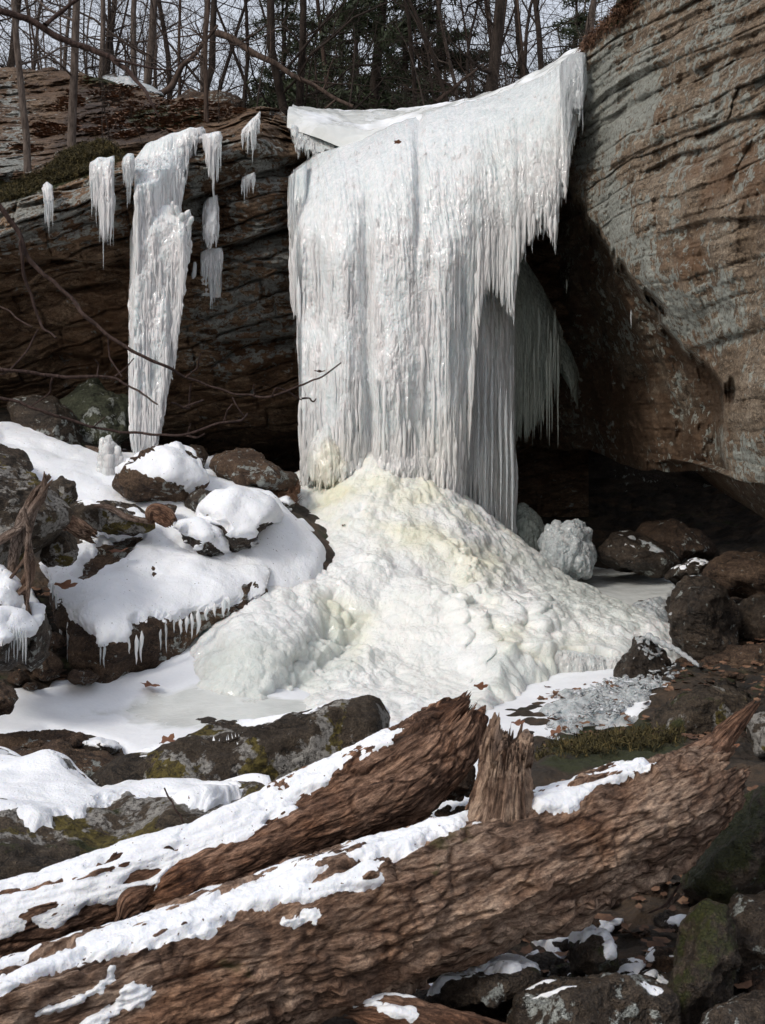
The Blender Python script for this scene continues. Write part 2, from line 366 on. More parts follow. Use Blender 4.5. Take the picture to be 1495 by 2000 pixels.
# far skirt of the ground, so that the sheet reaches the horizon behind the camera and to the sides
def skirt(n=40):
    a = np.linspace(0, 2*math.pi, n, endpoint=False); rr = np.array([0, 1, 1.6, 4, 12, 40])
    v = []
    for k, r in enumerate(rr):
        v += [(0.5+r*11*math.cos(t), 9+r*14*math.sin(t), -1.2) for t in a]
    return np.array(v), gridf(len(rr), n, True)[:, ::-1]
v, f = skirt(); tag(mk('ground', v, f, M['forest_floor']), kind='structure')

# snow lying on the ground
SNOWP = [[(-1300, 780), (60, 830), (140, 880), (240, 880), (330, 900), (440, 890), (560, 985), (650, 1080), (620, 1200), (430, 1150), (300, 1080), (160, 1080), (120, 1000), (0, 960), (-300, 960), (-1300, 1300)],
         [(-20, 1130), (60, 1150), (120, 1250), (60, 1290), (-20, 1280)],
         [(0, 5000), (1, 5000), (1, 5001)]]
NEARP = [[(1040, 1820), (1120, 1795), (1160, 1808), (1110, 1850), (1090, 1860)], [(1200, 1800), (1250, 1790), (1275, 1810), (1230, 1830)], [(800, 1930), (900, 1900), (1050, 1870), (1060, 1885), (960, 1905), (850, 1950), (790, 1960)], [(1050, 1900), (1200, 1885), (1290, 1890), (1320, 1930), (1240, 1920), (1100, 1915)], [(900, 1960), (1020, 1900), (1060, 1910), (1000, 1970), (960, 1990)],
         [(820, 1560), (880, 1520), (960, 1490), (930, 1600), (830, 1620)]]
POOLP = [[(-900, 1360), (-200, 1350), (0, 1345), (100, 1335), (200, 1322), (330, 1280), (500, 1150), (800, 1050), (1000, 1080), (1160, 1100), (1290, 1118), (1340, 1150), (1310, 1210), (1250, 1260), (1230, 1320), (1340, 1335),
         (1330, 1370), (1200, 1410), (1120, 1440), (1060, 1480), (980, 1560), (800, 1600), (560, 1500), (200, 1480), (160, 1455), (-200, 1440), (-900, 1460)]]
def cover(name, polys, th, mat, nz=0.0, flat=False, region=(-8, 6, 3, 19), step=.022, edge=9):
    xs = np.arange(region[0], region[1], step); ys = np.arange(region[2], region[3], step*1.2)
    X, Y = np.meshgrid(xs, ys); Zg = groundz(X, Y); p = np.stack([X, Y, Zg], -1)
    px, py = proj(p); d = polys_sd(px, py, polys)+fbm(p*[1, 1, 0], 3, 2.2)*22*np.clip(10/Y, .6, 2)*.7
    m = ss(d, -edge, edge*2.2)
    rg = bumpy(p*[1, 1, 0], 2.2)*.08+fbm(p*[1, 1, 0], 3, 1.2)*.05 if not flat else fbm(p*[1, 1, 0], 3, .9)*.018+fbm(p*[1, 1, 0], 2, 5)*.004
    p[..., 2] = Zg-.12+m*(th+.12)+rg*m
    keep = m > .001
    f = gridf(*X.shape); f = f[keep.ravel()[f].any(1)]
    used = np.unique(f); mp = np.full(keep.size, -1); mp[used] = np.arange(len(used))
    return p.reshape(-1, 3)[used], mp[f], m.ravel()[used]
v, f, m = cover('snow', SNOWP, .07, None); tag(mk('snow', v, f, M['snow']), kind='structure')
v, f, m = cover('snow', NEARP, .025, None, flat=True, region=(-.5, 2, 3.8, 8.5), step=.01, edge=7); tag(mk('snow', v, f, M['snow']), kind='structure')
v, f, m = cover('frozen_pool', POOLP, .05, None, flat=True, region=(-8, 6, 6.5, 19)); px, py = proj(v)
icy = ss(polys_sd(px, py, [[(160, 1400), (250, 1360), (420, 1340), (640, 1370), (560, 1440), (300, 1420)], [(990, 1080), (1350, 1100), (1330, 1250), (1200, 1300), (1000, 1200)]]), -30, 40)*.8
tag(mk('frozen_pool', v, f, M['pool_ice'], attrs={'icy': icy}), kind='structure')

# ---------------------------------------------------------------- left cliff with the wooded bank on top
LT = [(-900, 100), (-400, 118), (0, 134), (100, 133), (190, 150), (330, 190), (430, 204), (540, 212), (620, 262), (700, 285), (1000, 240), (1150, 225)]
LC = TPS([(-400, 118, 24), (0, 134, 23), (190, 150, 22.5), (330, 188, 21), (430, 205, 19.5), (560, 213, 17.6), (700, 285, 17.6), (1000, 240, 17.8), (1150, 200, 17.5),
    (-400, 350, 15.4), (0, 362, 15.8), (100, 338, 16), (200, 305, 16.2), (260, 292, 16.3), (400, 255, 16.6), (480, 228, 16.8), (0, 310, 17.2), (100, 260, 19), (200, 230, 19.6), (300, 235, 18.6), (380, 222, 18),
    (-400, 480, 14.8), (0, 480, 15.3), (200, 470, 15.5), (400, 400, 16.1), (550, 300, 16.4), (550, 400, 16.3), (400, 490, 16.0), (570, 470, 16.2),
    (-400, 600, 15.6), (0, 580, 16.0), (200, 600, 16.5), (400, 560, 16.4), (560, 580, 16.6), (0, 720, 16.9), (200, 740, 17.2), (400, 740, 17.2), (560, 720, 17.1), (-400, 750, 16.6),
    (0, 840, 17.8), (300, 850, 18.2), (560, 850, 18.2), (300, 900, 19.4), (560, 900, 19.5), (300, 1000, 19.8), (0, 1000, 19), (600, 1000, 19.8), (800, 330, 17.6), (800, 600, 17.9), (1000, 600, 18.3), (1150, 400, 17.6),
    (800, 900, 19.4), (1100, 880, 20.5), (1100, 1000, 21), (1150, 650, 18.4)], 1e-3, 400.)
def grooves(px, py, lines, wd):
    """depth of named ledge shadows: below each line the rock steps back"""
    r = 0
    for pts, a, wdt in lines:
        y0 = np.interp(px, [q[0] for q in pts], [q[1] for q in pts]); x0, x1 = pts[0][0], pts[-1][0]
        e = ss(px, x0-25, x0+25)*(1-ss(px, x1-25, x1+25)); t = py-y0
        r = r+a*e*ss(t, -4, 3)*np.exp(-np.clip(t, 0, None)/wdt)
    return r

def beds(h, x, H=.20, seed=0, cell=1.1):
    """sandstone beds split into blocks; returns protrusion (m) and crevice depth"""
    hh = h/H; li = np.floor(hh).astype(int); fr = hh-li
    r1 = _g2[(li*37+seed*11) & 1023]; cx_ = x*cell*(.5+r1)+_g2[(li*91+seed) & 1023]*20; ci = np.floor(cx_).astype(int); fx = cx_-ci
    pr = _g2[(li*53+ci*131+seed) & 1023]*.6+r1*.4
    e = np.minimum(fr, 1-fr)*H; ex = np.minimum(fx, 1-fx)/(cell*(.5+r1))
    return pr-.5, np.exp(-(e/.014)**2)+.7*np.exp(-(ex/.016)**2)
_g2 = np.random.RandomState(9).rand(1024)
nc, nr = 900, 560
px1 = np.linspace(-900, 1150, nc); T = interp(px1, LT)+fbm(np.stack([px1*.02, px1*0, px1*0], -1), 4)*8
tt = np.linspace(0, 1, nr)[:, None]; pX = px1[None]+tt*0; pY = T[None]+(1010-T[None])*tt
D = LC(pX, pY); B0 = PV(pX, pY, D)
h = B0[..., 2]-.22*B0[..., 0]+fbm(B0, 3, .45)*.35
q = np.stack([h*3.2, B0[..., 0]*.22, B0[..., 1]*.22], -1)
str1 = gn(q)+.5*gn(q*[2.3, 2, 2]+9)+.25*np.clip(gn(q*[6, 4, 4]+3), -.3, .3)*2
hill = ss(interp(pX, [(-900, 360), (0, 358), (100, 338), (200, 305), (260, 290), (400, 252), (560, 214), (700, 200), (1150, 200)])-pY, -8, 16)
str1 = np.clip(str1*1.6, -.75, .75)
d = str1*.17*(1-.7*hill)+fbm(B0, 6, .9)*.16+(ridge(B0, 5, 1.7)-.6)*.06*(1+hill)+np.abs(fbm(B0, 4, 7, .6))*.035
hb = B0[..., 2]-.24*B0[..., 0]+fbm(B0, 4, .6)*.16+gn(B0*5)*.012; bp, bc = beds(hb, B0[..., 0]+gn(B0*4)*.03, .27, 1, .8); bp2, bc2 = beds(hb, B0[..., 0]+gn(B0*6)*.02, .075, 2, 1.6)
d += (bp*.34-bc*.10)*(1-.5*hill)+(bp2*.06-bc2*.02)
d += bumpy(B0, .8)*.45*hill+bumpy(B0, 2.3, 4)*.18*hill
lines = [([(340, 400), (420, 372), (500, 340), (590, 318)], .35, 26), ([(330, 500), (400, 492), (470, 470), (590, 438)], .45, 40), ([(-50, 520), (100, 505), (200, 512), (260, 500)], .5, 45),
         ([(-50, 590), (60, 570), (160, 560), (250, 545)], .35, 30), ([(100, 690), (200, 700), (300, 710)], .3, 40), ([(430, 665), (600, 655)], .3, 40), ([(0, 620), (120, 640), (230, 632)], .12, 20)]
D2 = D-d+grooves(pX, pY, lines, 1)
V0 = PV(pX, pY, D2)
back = []
for k2 in range(1, 9):                                   # the bank runs on backwards, behind its skyline
    b = V0[0].copy(); b[:, 1] += .5*k2**1.3; b[:, 0] *= b[:, 1]/V0[0][:, 1]; b[:, 2] -= .12*k2**1.3; back.insert(0, b)
V = np.concatenate([np.stack(back), V0]); nrr = V.shape[0]; v = V.reshape(-1, 3); px, py = proj(v); LEFTV = v
CLX, CLT, CLD = px1, T, D2
nz = fbm(v, 3, 3)*18
lich = .75*ss(polys_sd(px, py, [[(350, 300), (560, 230), (590, 600), (480, 620), (350, 480)], [(-50, 360), (250, 330), (250, 470), (0, 500)], [(0, 150), (60, 160), (70, 330), (-20, 420)], [(350, 600), (560, 540), (600, 680), (420, 750), (330, 700)]])+nz, -30, 40)
moss = ss(polys_sd(px, py, [[(60, 345), (130, 295), (210, 275), (250, 300), (230, 325), (120, 370), (0, 395), (-100, 400), (-100, 350)], [(150, 140), (260, 140), (300, 170), (160, 170)], [(250, 210), (400, 200), (400, 250), (250, 250)]])+nz*.6, -14, 16)*1.1
rust = ss(polys_sd(px, py, [[(100, 380), (250, 380), (250, 470), (130, 480)], [(150, 560), (260, 560), (260, 720), (120, 720)], [(350, 480), (500, 470), (500, 520), (350, 530)], [(420, 640), (600, 620), (600, 720), (430, 720)]])+nz, -20, 30)*.8
darken = ss(py, 780, 880)*.5+ss(polys_sd(px, py, [[(370, 260), (560, 225), (580, 320), (380, 380)], [(150, 150), (430, 220), (380, 260), (220, 290), (100, 300)]])+nz, -20, 30)*.6+np.concatenate([np.zeros((8, nc)), hill]).ravel()*.45  # rock darker low down, in two patches and on the bank
tag(mk('cliff_face', v, gridf(nrr, nc), M['left_cliff'], attrs={'lichen': lich, 'moss': moss, 'rust': rust, 'darken': darken}), kind='structure')

# ---------------------------------------------------------------- right overhanging cliff
RL = [(-900, 1900), (-500, 1560), (-250, 1330), (-60, 1235), (0, 1205), (30, 1195), (75, 1155), (105, 1132), (200, 1122), (300, 1112), (400, 1085), (500, 1045), (600, 1020), (800, 1000), (960, 985)]  # (py, left px)
RB = [(985, 872), (1150, 880), (1250, 918), (1320, 918), (1400, 928), (1495, 948), (1700, 1000), (1900, 1200), (2300, 1300)]
LIT = [(1040, -1000), (1090, 340), (1150, 420), (1180, 470), (1212, 520), (1245, 562), (1296, 600), (1300, 640), (1372, 700), (1440, 762), (1420, 810), (1415, 880), (1425, 935), (1500, 1000), (2400, 1600), (2400, -1000)]
RC = TPS([(1130, 110, 15.2), (1125, 300, 15.4), (1200, -100, 14.6), (1495, 0, 11.6), (1495, 300, 10.9), (1300, 200, 13.2), (1300, 500, 12.7), (1495, 600, 10.8), (1495, 900, 11.2), (1430, 800, 11.8), (1240, 540, 13.6), (1150, 420, 15.0), (1495, -500, 12.6),
    (1130, 500, 15.9), (1050, 500, 17.2), (1200, 600, 15.0), (1300, 700, 14.0), (1380, 800, 13.0), (1050, 700, 18), (1150, 700, 16.8), (1250, 800, 15.2), (1350, 900, 13.6), (1150, 880, 17.4), (1040, 880, 19), (1250, 915, 15.6), (1450, 930, 11.8),
    (1900, 0, 8.6), (1900, 600, 8.4), (1900, 1100, 8.8), (2300, 600, 6.8), (2300, 1200, 7.0), (2300, -400, 7.5)], 1e-3, 400.)
nc, nr = 620, 640
vv = np.linspace(0, 1, nr)[:, None]; uu = (np.linspace(0, 1, nc)**1.45)[None]
# param: rows between the top line and the bottom line of each column; columns start on the left silhouette
py0 = -800+(1000+800)*vv+0*uu
Lx = interp(py0, RL); pX = Lx+(2300-Lx)*uu
Bt = interp(pX, RB)+fbm(np.stack([pX*.012, pX*0, pX*0], -1), 3)*8
pY = np.minimum(py0, 0)+np.where(py0 > 0, py0/1000*Bt, 0)
Lx = interp(pY, RL); pX = np.maximum(pX, Lx)
D = RC(pX, pY); sdl = sdist(pX, pY, LIT); B0 = PV(pX, pY, D)
sdl = sdl+fbm(B0, 4, 2.0)*16
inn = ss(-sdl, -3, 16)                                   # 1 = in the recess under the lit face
h = B0[..., 2]+.05*B0[..., 0]+fbm(B0, 3, .5)*.12
q = np.stack([h*2.6, B0[..., 0]*.2, B0[..., 1]*.2], -1)
str1 = np.clip((gn(q)+.6*gn(q*[2.4, 2, 2]+9)+.45*gn(q*[5.5, 3, 3]+3))*1.5, -.9, .7)
top = ss(460-pY-.25*(pX-1130), -60, 160)*.65+.35
qf = np.stack([h*11, B0[..., 0]*.5, B0[..., 1]*.5], -1); d = (str1*.07+np.clip(gn(qf)*1.4, -.6, .5)*.045+gn(qf*[2.3, 3, 3]+5)*.018)*top*(1-inn)+fbm(B0, 6, .8)*.22+(ridge(B0, 5, 1.3)-.6)*.06+(bumpy(B0, 1.7)*.10+bumpy(B0, 4, 3)*.03)*(1-top)*1.4+np.abs(fbm(B0, 4, 8, .6))*.02
d += inn*(ridge(B0*[1, .6, 1], 3, 1.6)-.5)*.14
hb = B0[..., 2]+.04*B0[..., 0]+fbm(B0, 4, .5)*.10+gn(B0*5)*.008; xb = B0[..., 0]*.6+B0[..., 1]*.6+gn(B0*4)*.03; bp, bc = beds(hb, xb, .30, 3, .35); bp2, bc2 = beds(hb, xb, .085, 4, .9)
d += (bp*.17-bc*.06)*(.35+.65*top)+(bp2*.035-bc2*.014)*(.2+.8*top)
lines = [([(1180, 640), (1250, 610), (1330, 560), (1420, 520)], .0, 30), ([(1370, 262), (1430, 235), (1500, 215), (1700, 150)], .25, 22), ([(1260, 335), (1330, 300), (1380, 290)], .22, 16),
         ([(1130, 250), (1200, 225), (1300, 170), (1420, 110), (1500, 80)], .10, 12), ([(1120, 345), (1200, 322), (1300, 270), (1400, 235)], .10, 12), ([(1300, 455), (1380, 430), (1500, 425)], .14, 24), ([(1330, 690), (1400, 665), (1500, 640)], .16, 26)]
D2 = D-d+grooves(pX, pY, lines, 1)+inn*1.5
V0 = PV(pX, pY, D2)
back = []                                                # underside of the overhang: cave ceiling running back
for k2 in range(1, 15):
    b = V0[-1].copy(); t = k2/14; b[:, 1] += (27-b[:, 1])*t; b[:, 0] += .6*t; b[:, 2] += (2.1-b[:, 2])*ss(t, 0, 1)+gn(b*.8)*.12; back.append(b)
V = np.concatenate([V0, np.stack(back)])
side = []                                                # left flank runs back behind its silhouette
for k2 in range(1, 9):
    c = V[:, 0].copy(); c[:, 1] += .45*k2**1.2; c[:, 0] += .35*k2**1.2; c[:, 2] -= .04*k2; side.insert(0, c)
V = np.concatenate([np.stack(side, 1), V], 1); n0, n1_ = V.shape[:2]; v = V.reshape(-1, 3); px, py = proj(v); RIGHTV = v
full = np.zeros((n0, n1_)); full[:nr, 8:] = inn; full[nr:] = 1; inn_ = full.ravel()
nz = fbm(v, 3, 2)*25
lich = ss(polys_sd(px, py, [[(1130, 150), (1300, 80), (1260, 240), (1180, 330), (1120, 340)], [(1130, 380), (1230, 340), (1260, 450), (1320, 560), (1430, 560), (1440, 680), (1330, 660), (1200, 500)], [(1420, 860), (1495, 830), (1500, 950), (1430, 930)],
    [(1150, 590), (1200, 640), (1230, 700), (1200, 690)]])+nz, -40, 60)*1.05*(1-inn_*.7)+ss(300-py-.3*(1300-px), -150, 200)*.25*(1-inn_)-inn_*.1
moss = ss(polys_sd(px, py, [[(1190, -30), (1290, -40), (1240, 20), (1160, 80), (1140, 90)]])+nz*.4, -12, 12)*1.2+ss(polys_sd(px, py, [[(1250, -100), (1500, -100), (1500, 60), (1400, 90), (1270, 120), (1200, 110)]])+nz, -20, 60)*.35
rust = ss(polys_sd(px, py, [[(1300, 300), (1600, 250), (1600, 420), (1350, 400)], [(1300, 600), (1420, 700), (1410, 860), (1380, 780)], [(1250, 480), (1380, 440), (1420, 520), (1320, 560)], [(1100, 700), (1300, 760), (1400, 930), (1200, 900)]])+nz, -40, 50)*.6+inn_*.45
darken = inn_*.55+ss(py, 900, 1000)*.3  # shade of the recess under the overhang, painted into the rock colour
tag(mk('overhanging_cliff', v, gridf(n0, n1_), M['right_cliff'], attrs={'lichen': lich, 'moss': moss, 'rust': rust, 'darken': np.clip(darken, 0, 1)}), kind='structure')
# back of the cave: floor meets ceiling far inside
xs = np.linspace(-8, 16, 240); zs = np.linspace(-1, 7, 90); X, Z = np.meshgrid(xs, zs); B0 = np.stack([X, 22.6+0*X, Z], -1)
B0[..., 1] -= np.clip(fbm(B0*[.6, 1, 3], 4, .8), -.4, .5)*.5
tag(mk('cave_wall', B0.reshape(-1, 3), gridf(*X.shape)[:, ::-1], M['dark_rock'], attrs={'darken': np.ones(X.size)*.6}), kind='structure')
# forest floor above the falls
xs = np.linspace(-60, 70, 220); ys = np.linspace(16.8, 95, 160); X, Y = np.meshgrid(xs, ys)
Z = 5.35+ss(Y, 17, 30)*.5+ss(X, -3, -6)*(ss(Y, 18, 24))*1.6+ss(X, 5, 9)*2.2*ss(Y, 18, 22)+fbm(np.stack([X, Y, X*0], -1), 4, .15)*.45
FZ = lambda x, y: 5.35+ss(y, 17, 30)*.5+ss(x, -3, -6)*(ss(y, 18, 24))*1.6+ss(x, 5, 9)*2.2*ss(y, 18, 22)+fbm(np.array([[x, y, 0.]]), 4, .15)[0]*.45
tag(mk('forest_floor', np.stack([X, Y, Z], -1).reshape(-1, 3), gridf(*X.shape), M['forest_floor']), kind='structure')

def cliffY(x, y):
    """distance of the left cliff's surface at photo pixels"""
    j = np.clip(np.round((np.asarray(x)-CLX[0])/(CLX[-1]-CLX[0])*(len(CLX)-1)).astype(int), 0, len(CLX)-1)
    i = np.clip(np.round((np.asarray(y)-CLT[j])/(1010-CLT[j])*(CLD.shape[0]-1)).astype(int), 0, CLD.shape[0]-1)
    return CLD[i, j]
# ---------------------------------------------------------------- ice
def ice_tube(mb, px, py, Y, L, w, seed=0, knob=.22, n=9, lean=0.0):
    """a hanging drip: px, py its top in the photo, L and w length and width in photo pixels at depth Y"""
    m = max(6, int(L/9)); t = np.linspace(0, 1, m); p0 = P(px, py, Y); s = Y/F
    pts = np.stack([p0[0]+lean*s*L*t+gn(np.stack([t*2+seed, t*0, t*0], -1))*s*w*.35, np.full(m, Y), p0[2]-t*L*s], -1)
    prof = np.minimum(1, (1-t)**.55+.03)*(.75+.25*np.exp(-t*3))*(.15+.85*ss(t, 0, .22))
    kn = gn(np.stack([t*L/13+seed*3.1, t*0+seed, t*0], -1))
    rad = w*s*.5*prof*(1+knob*2*kn)
    rad[-1] *= .3
    mb.tube(pts, np.clip(rad, .0006, None), n)
def ice_sheet(name, top, bot, Yf, parent, mat, step=1.8, thick=.22, curl=.5, curlpx=45, ridges=1.0, frac=1.0, tubes=60, tw=(5, 13), tl=(30, 140), rag=26, seed=0, attrs=None, lump=0.0, back=1.2, edge=22):
    x0, x1 = top[0][0], top[-1][0]; nc = int((x1-x0)/step)+1; px1 = np.linspace(x0, x1, nc)
    T = interp(px1, top)+gn(np.stack([px1*.05+seed, px1*0, px1*0], -1))*3; Bm = interp(px1, bot)
    B = np.maximum(Bm-rag*(.5+.5*gn(np.stack([px1*.09+seed, px1*0, px1*0], -1)))-rag*.8*gn(np.stack([px1*.3+seed, px1*0+5, px1*0], -1))*.6, T+6)
    Bfull = B; B = T+(B-T)*frac
    nr = max(8, int((B-T).max()/(step*1.35))); t = np.linspace(0, 1, nr)[:, None]
    pX = px1[None]+0*t; pY = T[None]+(B-T)[None]*t; Y = Yf(pX, pY); s = Y/F
    dt = pY-T[None]; Y = Y+curl*np.exp(-dt/curlpx)
    e = np.minimum(pX-x0, x1-pX)/edge; prof = np.sqrt(np.clip(1-(1-np.clip(e, 0, 1))**2, 0, 1))
    q = np.stack([pX*s, Y*0+seed, pY*s], -1)                # metres in the plane of the fall
    warp = fbm(q*[1, 1, .5], 3, 1.6)*.035+gn(q*[6, 1, 6])*.006
    a = q+warp[..., None]*[1, 0, 0]
    var = .35+.65*ss(gn(q*[1.8, 1, .9]+33), -.3, .4); d = gn(a*[3.2, 1, .35])*.07+(np.abs(gn(a*[8, 1, .8]+4))*.055+np.abs(gn(a*[20, 1, 1.6]+8))*.045+np.abs(gn(a*[46, 1, 4]+2))*.035)*var
    d = d+bumpy(q*[1, 1, .6], 9, seed)*.025+bumpy(q*[1, 1, .6], 23, seed+3)*.022*var+bumpy(q*[1, 1, .7], 52, seed+9)*.014+gn(q*90)*.005
    if lump: d = d+(bumpy(q, 3.5, 7)*.16+bumpy(q, 8, 2)*.07)*(lump(pX, pY) if callable(lump) else lump)
    tip = ss(t, .9, 1.0)+0*pX
    Yv = Y-(d*ridges)*prof*(1-.6*tip)-thick*prof*(1-.75*tip)
    front = PV(pX, pY, Yv); bk = PV(pX, pY, Y+thick*.6*prof*(1-tip))
    rows = []
    if back:
        for k in range(1, 5):
            b = front[0].copy(); b[:, 1] += back*k/4; b[:, 0] *= b[:, 1]/front[0][:, 1]; b[:, 2] -= .035*k*k; rows.insert(0, b)
    fr = np.concatenate([np.stack(rows), front]) if rows else front
    mb = MB(); mb.add(fr.reshape(-1, 3), gridf(*fr.shape[:2])); mb.add(bk.reshape(-1, 3), gridf(*bk.shape[:2])[:, ::-1])
    # drips standing proud of the sheet and fringing its hem
    r = random.Random(seed+11)
    for k in range(tubes):
        i = r.randrange(nc); hem = r.random() < .55
        L = r.uniform(*tl); x = px1[i]
        if hem: y = Bfull[i]-L*r.uniform(.7, 1.05); y = max(min(y, B[i]-8), T[i]+4); L = min(L, max(14, (Bfull[i]-y)*r.uniform(.9, 1.15)))
        else: y = T[i]+(B[i]-T[i])*r.random(); L = min(L, Bfull[i]-y+10)
        j = min(nr-1, max(0, int((y-T[i])/(B[i]-T[i])*(nr-1)))); jj = min(nr-1, j+3)
        w_ = r.uniform(*tw); ice_tube(mb, x, y, float(min(Yv[j, i], Yv[jj, i])+w_*.10*s[j, i]), L, w_, r.random()*99, n=7)
    V = np.concatenate(mb.v); ax, ay = proj(V); at = {}
    for kk, fn in (attrs or {}).items(): at[kk] = fn(ax, ay)
    return mk(name, V, np.concatenate(mb.f), mat, parent, attrs=at)

fall = empty('frozen_waterfall', (0, 14.5, 0), 'huge white frozen waterfall draped over the lip and spreading into a cream mound', 'frozen waterfall')
CREST = [(568, 338), (590, 318), (620, 300), (700, 276), (760, 246), (850, 213), (925, 197), (960, 188), (1020, 166), (1080, 138), (1104, 116), (1122, 108), (1137, 116)]
HEM = [(568, 600), (580, 640), (590, 1000), (800, 1010), (905, 990), (918, 900), (930, 700), (945, 590), (962, 570), (975, 600), (1004, 630), (1015, 520), (1040, 478), (1062, 458), (1086, 495), (1096, 400), (1106, 390), (1112, 340), (1120, 300), (1137, 225)]
FY = TPS([(575, 330, 15.7), (575, 600, 15.6), (700, 280, 15.5), (850, 215, 15.6), (1000, 175, 15.3), (1130, 105, 14.9), (620, 450, 15.25), (750, 450, 15.05), (900, 450, 15.0), (1050, 400, 14.95), (1120, 250, 14.95),
          (620, 700, 15.2), (750, 700, 15.0), (900, 700, 15.05), (620, 950, 15.3), (750, 950, 15.1), (900, 980, 15.2), (1000, 600, 15.1), (1080, 480, 15.0)], 1e-3, 300.)
yel = lambda x, y: ss(y, 700, 1000)*.35
# the drapery: three tongues of different depth, so that grooves run between them
def FYg(x, y):
    g = .12*np.exp(-((x-(712+.01*y))/11)**2)*ss(y, 330, 420)+.14*np.exp(-((x-(818-.02*(y-300)))/8)**2)*(1-ss(y, 420, 560))+.12*np.exp(-((x-(905+.02*(y-600)))/10)**2)*ss(y, 480, 600)
    g = g-.16*np.exp(-((x-660)/34)**2)*ss(y, 420, 520)-.12*np.exp(-((x-780)/44)**2)-.15*np.exp(-((x-872)/26)**2)*ss(y, 420, 520)
    return FY(x, y)+g-.12*ss(y, 820, 985)*np.exp(-((x-740)/150)**2)
ice_sheet('curtain', CREST, HEM, FYg, fall, M['ice'], step=1.5, tubes=900, tw=(5, 15), tl=(40, 190), curl=1.0, curlpx=60, rag=34, seed=1, attrs={'yellow': yel, 'grey': lambda x, y: .25*ss(x, 860, 1000)}, lump=lambda x, y: ss(y, 860, 980)*.8, edge=26)
ice_sheet('side_curtain', [(880, 430), (950, 470), (1008, 520)], [(880, 1000), (915, 1010), (950, 1040), (985, 1080), (1008, 1095)], lambda x, y: 15.45+.5*ss(x, 940, 1010), fall, M['ice'], tubes=230, tw=(5, 12), tl=(100, 380), rag=70, seed=2,
          attrs={'yellow': lambda x, y: yel(x, y)*.7, 'grey': lambda x, y: .3+0*x}, edge=14)
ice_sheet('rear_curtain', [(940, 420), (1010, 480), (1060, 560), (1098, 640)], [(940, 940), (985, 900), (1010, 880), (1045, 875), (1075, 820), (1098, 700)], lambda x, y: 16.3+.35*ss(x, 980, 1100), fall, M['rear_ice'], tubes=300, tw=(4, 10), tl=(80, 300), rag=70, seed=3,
          attrs={'grey': lambda x, y: .45+0*x}, edge=14)
ice_sheet('upper_curtain', [(562, 214), (575, 222), (620, 236), (700, 262)], [(562, 250), (582, 305), (620, 318), (660, 300), (700, 275)], lambda x, y: 16.35+0*x, fall, M['ice'], tubes=110, tw=(3, 8), tl=(30, 90), rag=22, seed=4, attrs={'grey': lambda x, y: .5*ss(y, 235, 262)}, edge=12, thick=.12, back=.3)
ice_sheet('hanging_curtain', [(1096, 122), (1112, 108), (1128, 101), (1146, 103)], [(1096, 230), (1110, 320), (1120, 250), (1134, 260), (1146, 200)], lambda x, y: 14.75+0*x, fall, M['clear_ice'], tubes=46, tw=(3, 8), tl=(70, 200), rag=60, seed=5, edge=10, thick=.12, curl=.25, back=.5)
ice_sheet('hanging_curtain', [(563, 345), (580, 332), (600, 318)], [(563, 430), (575, 620), (600, 600)], lambda x, y: 15.5+0*x, fall, M['ice'], tubes=70, tw=(3, 8), tl=(80, 260), rag=60, seed=6, edge=10, thick=.1, back=.2, attrs={'grey': lambda x, y: .35+0*x})
ice_sheet('hanging_curtain', [(1072, 640), (1096, 650), (1118, 690), (1130, 720)], [(1072, 760), (1096, 740), (1118, 790), (1130, 770)], lambda x, y: 16.7+0*x, fall, M['rear_ice'], tubes=16, tw=(3, 7), tl=(50, 120), rag=50, seed=7, edge=8, thick=.06, back=.1, attrs={'grey': lambda x, y: .6+0*x})
# frozen stream on top of the lip
STZ = TPS([w(*a) for a in ((556, 214, 16.5), (575, 224, 16.4), (620, 238, 16.35), (700, 264, 16.3), (760, 247, 16.3), (850, 216, 16.35), (925, 201, 16.35), (1020, 170, 16.1), (1100, 124, 15.8), (1135, 106, 15.7), (556, 212, 18.5), (640, 214, 19), (760, 209, 19), (850, 202, 19), (925, 196, 18.6), (1020, 162, 17.5), (1110, 108, 17))], 1e-2)
xs = np.linspace(-1.27, 2.7, 260); fy = interp(xs, [(-1.35, 16.45), (-.3, 16.25), (.1, 16.15), (1.2, 16.15), (1.9, 15.95), (2.7, 15.6)]); t = np.linspace(0, 1, 70)[:, None]; Yd = fy[None]+3.6*t**1.3
X = xs[None]+0*t; Zs = STZ(X, np.minimum(Yd, 18.6))-ss(Yd, 18.4, 20)*.4-.12*np.exp(-t/.03); v = np.stack([X, Yd, Zs], -1); v[..., 2] += (fbm(v, 4, 1.6)*.05+bumpy(v, 4)*.04)*ss(t, -.1, .2)-.10*np.exp(-t/.08)
mk('stream_top', v.reshape(-1, 3), gridf(*v.shape[:2]), M['pool_ice'], fall, attrs={'icy': np.full(v.shape[0]*v.shape[1], .62)})

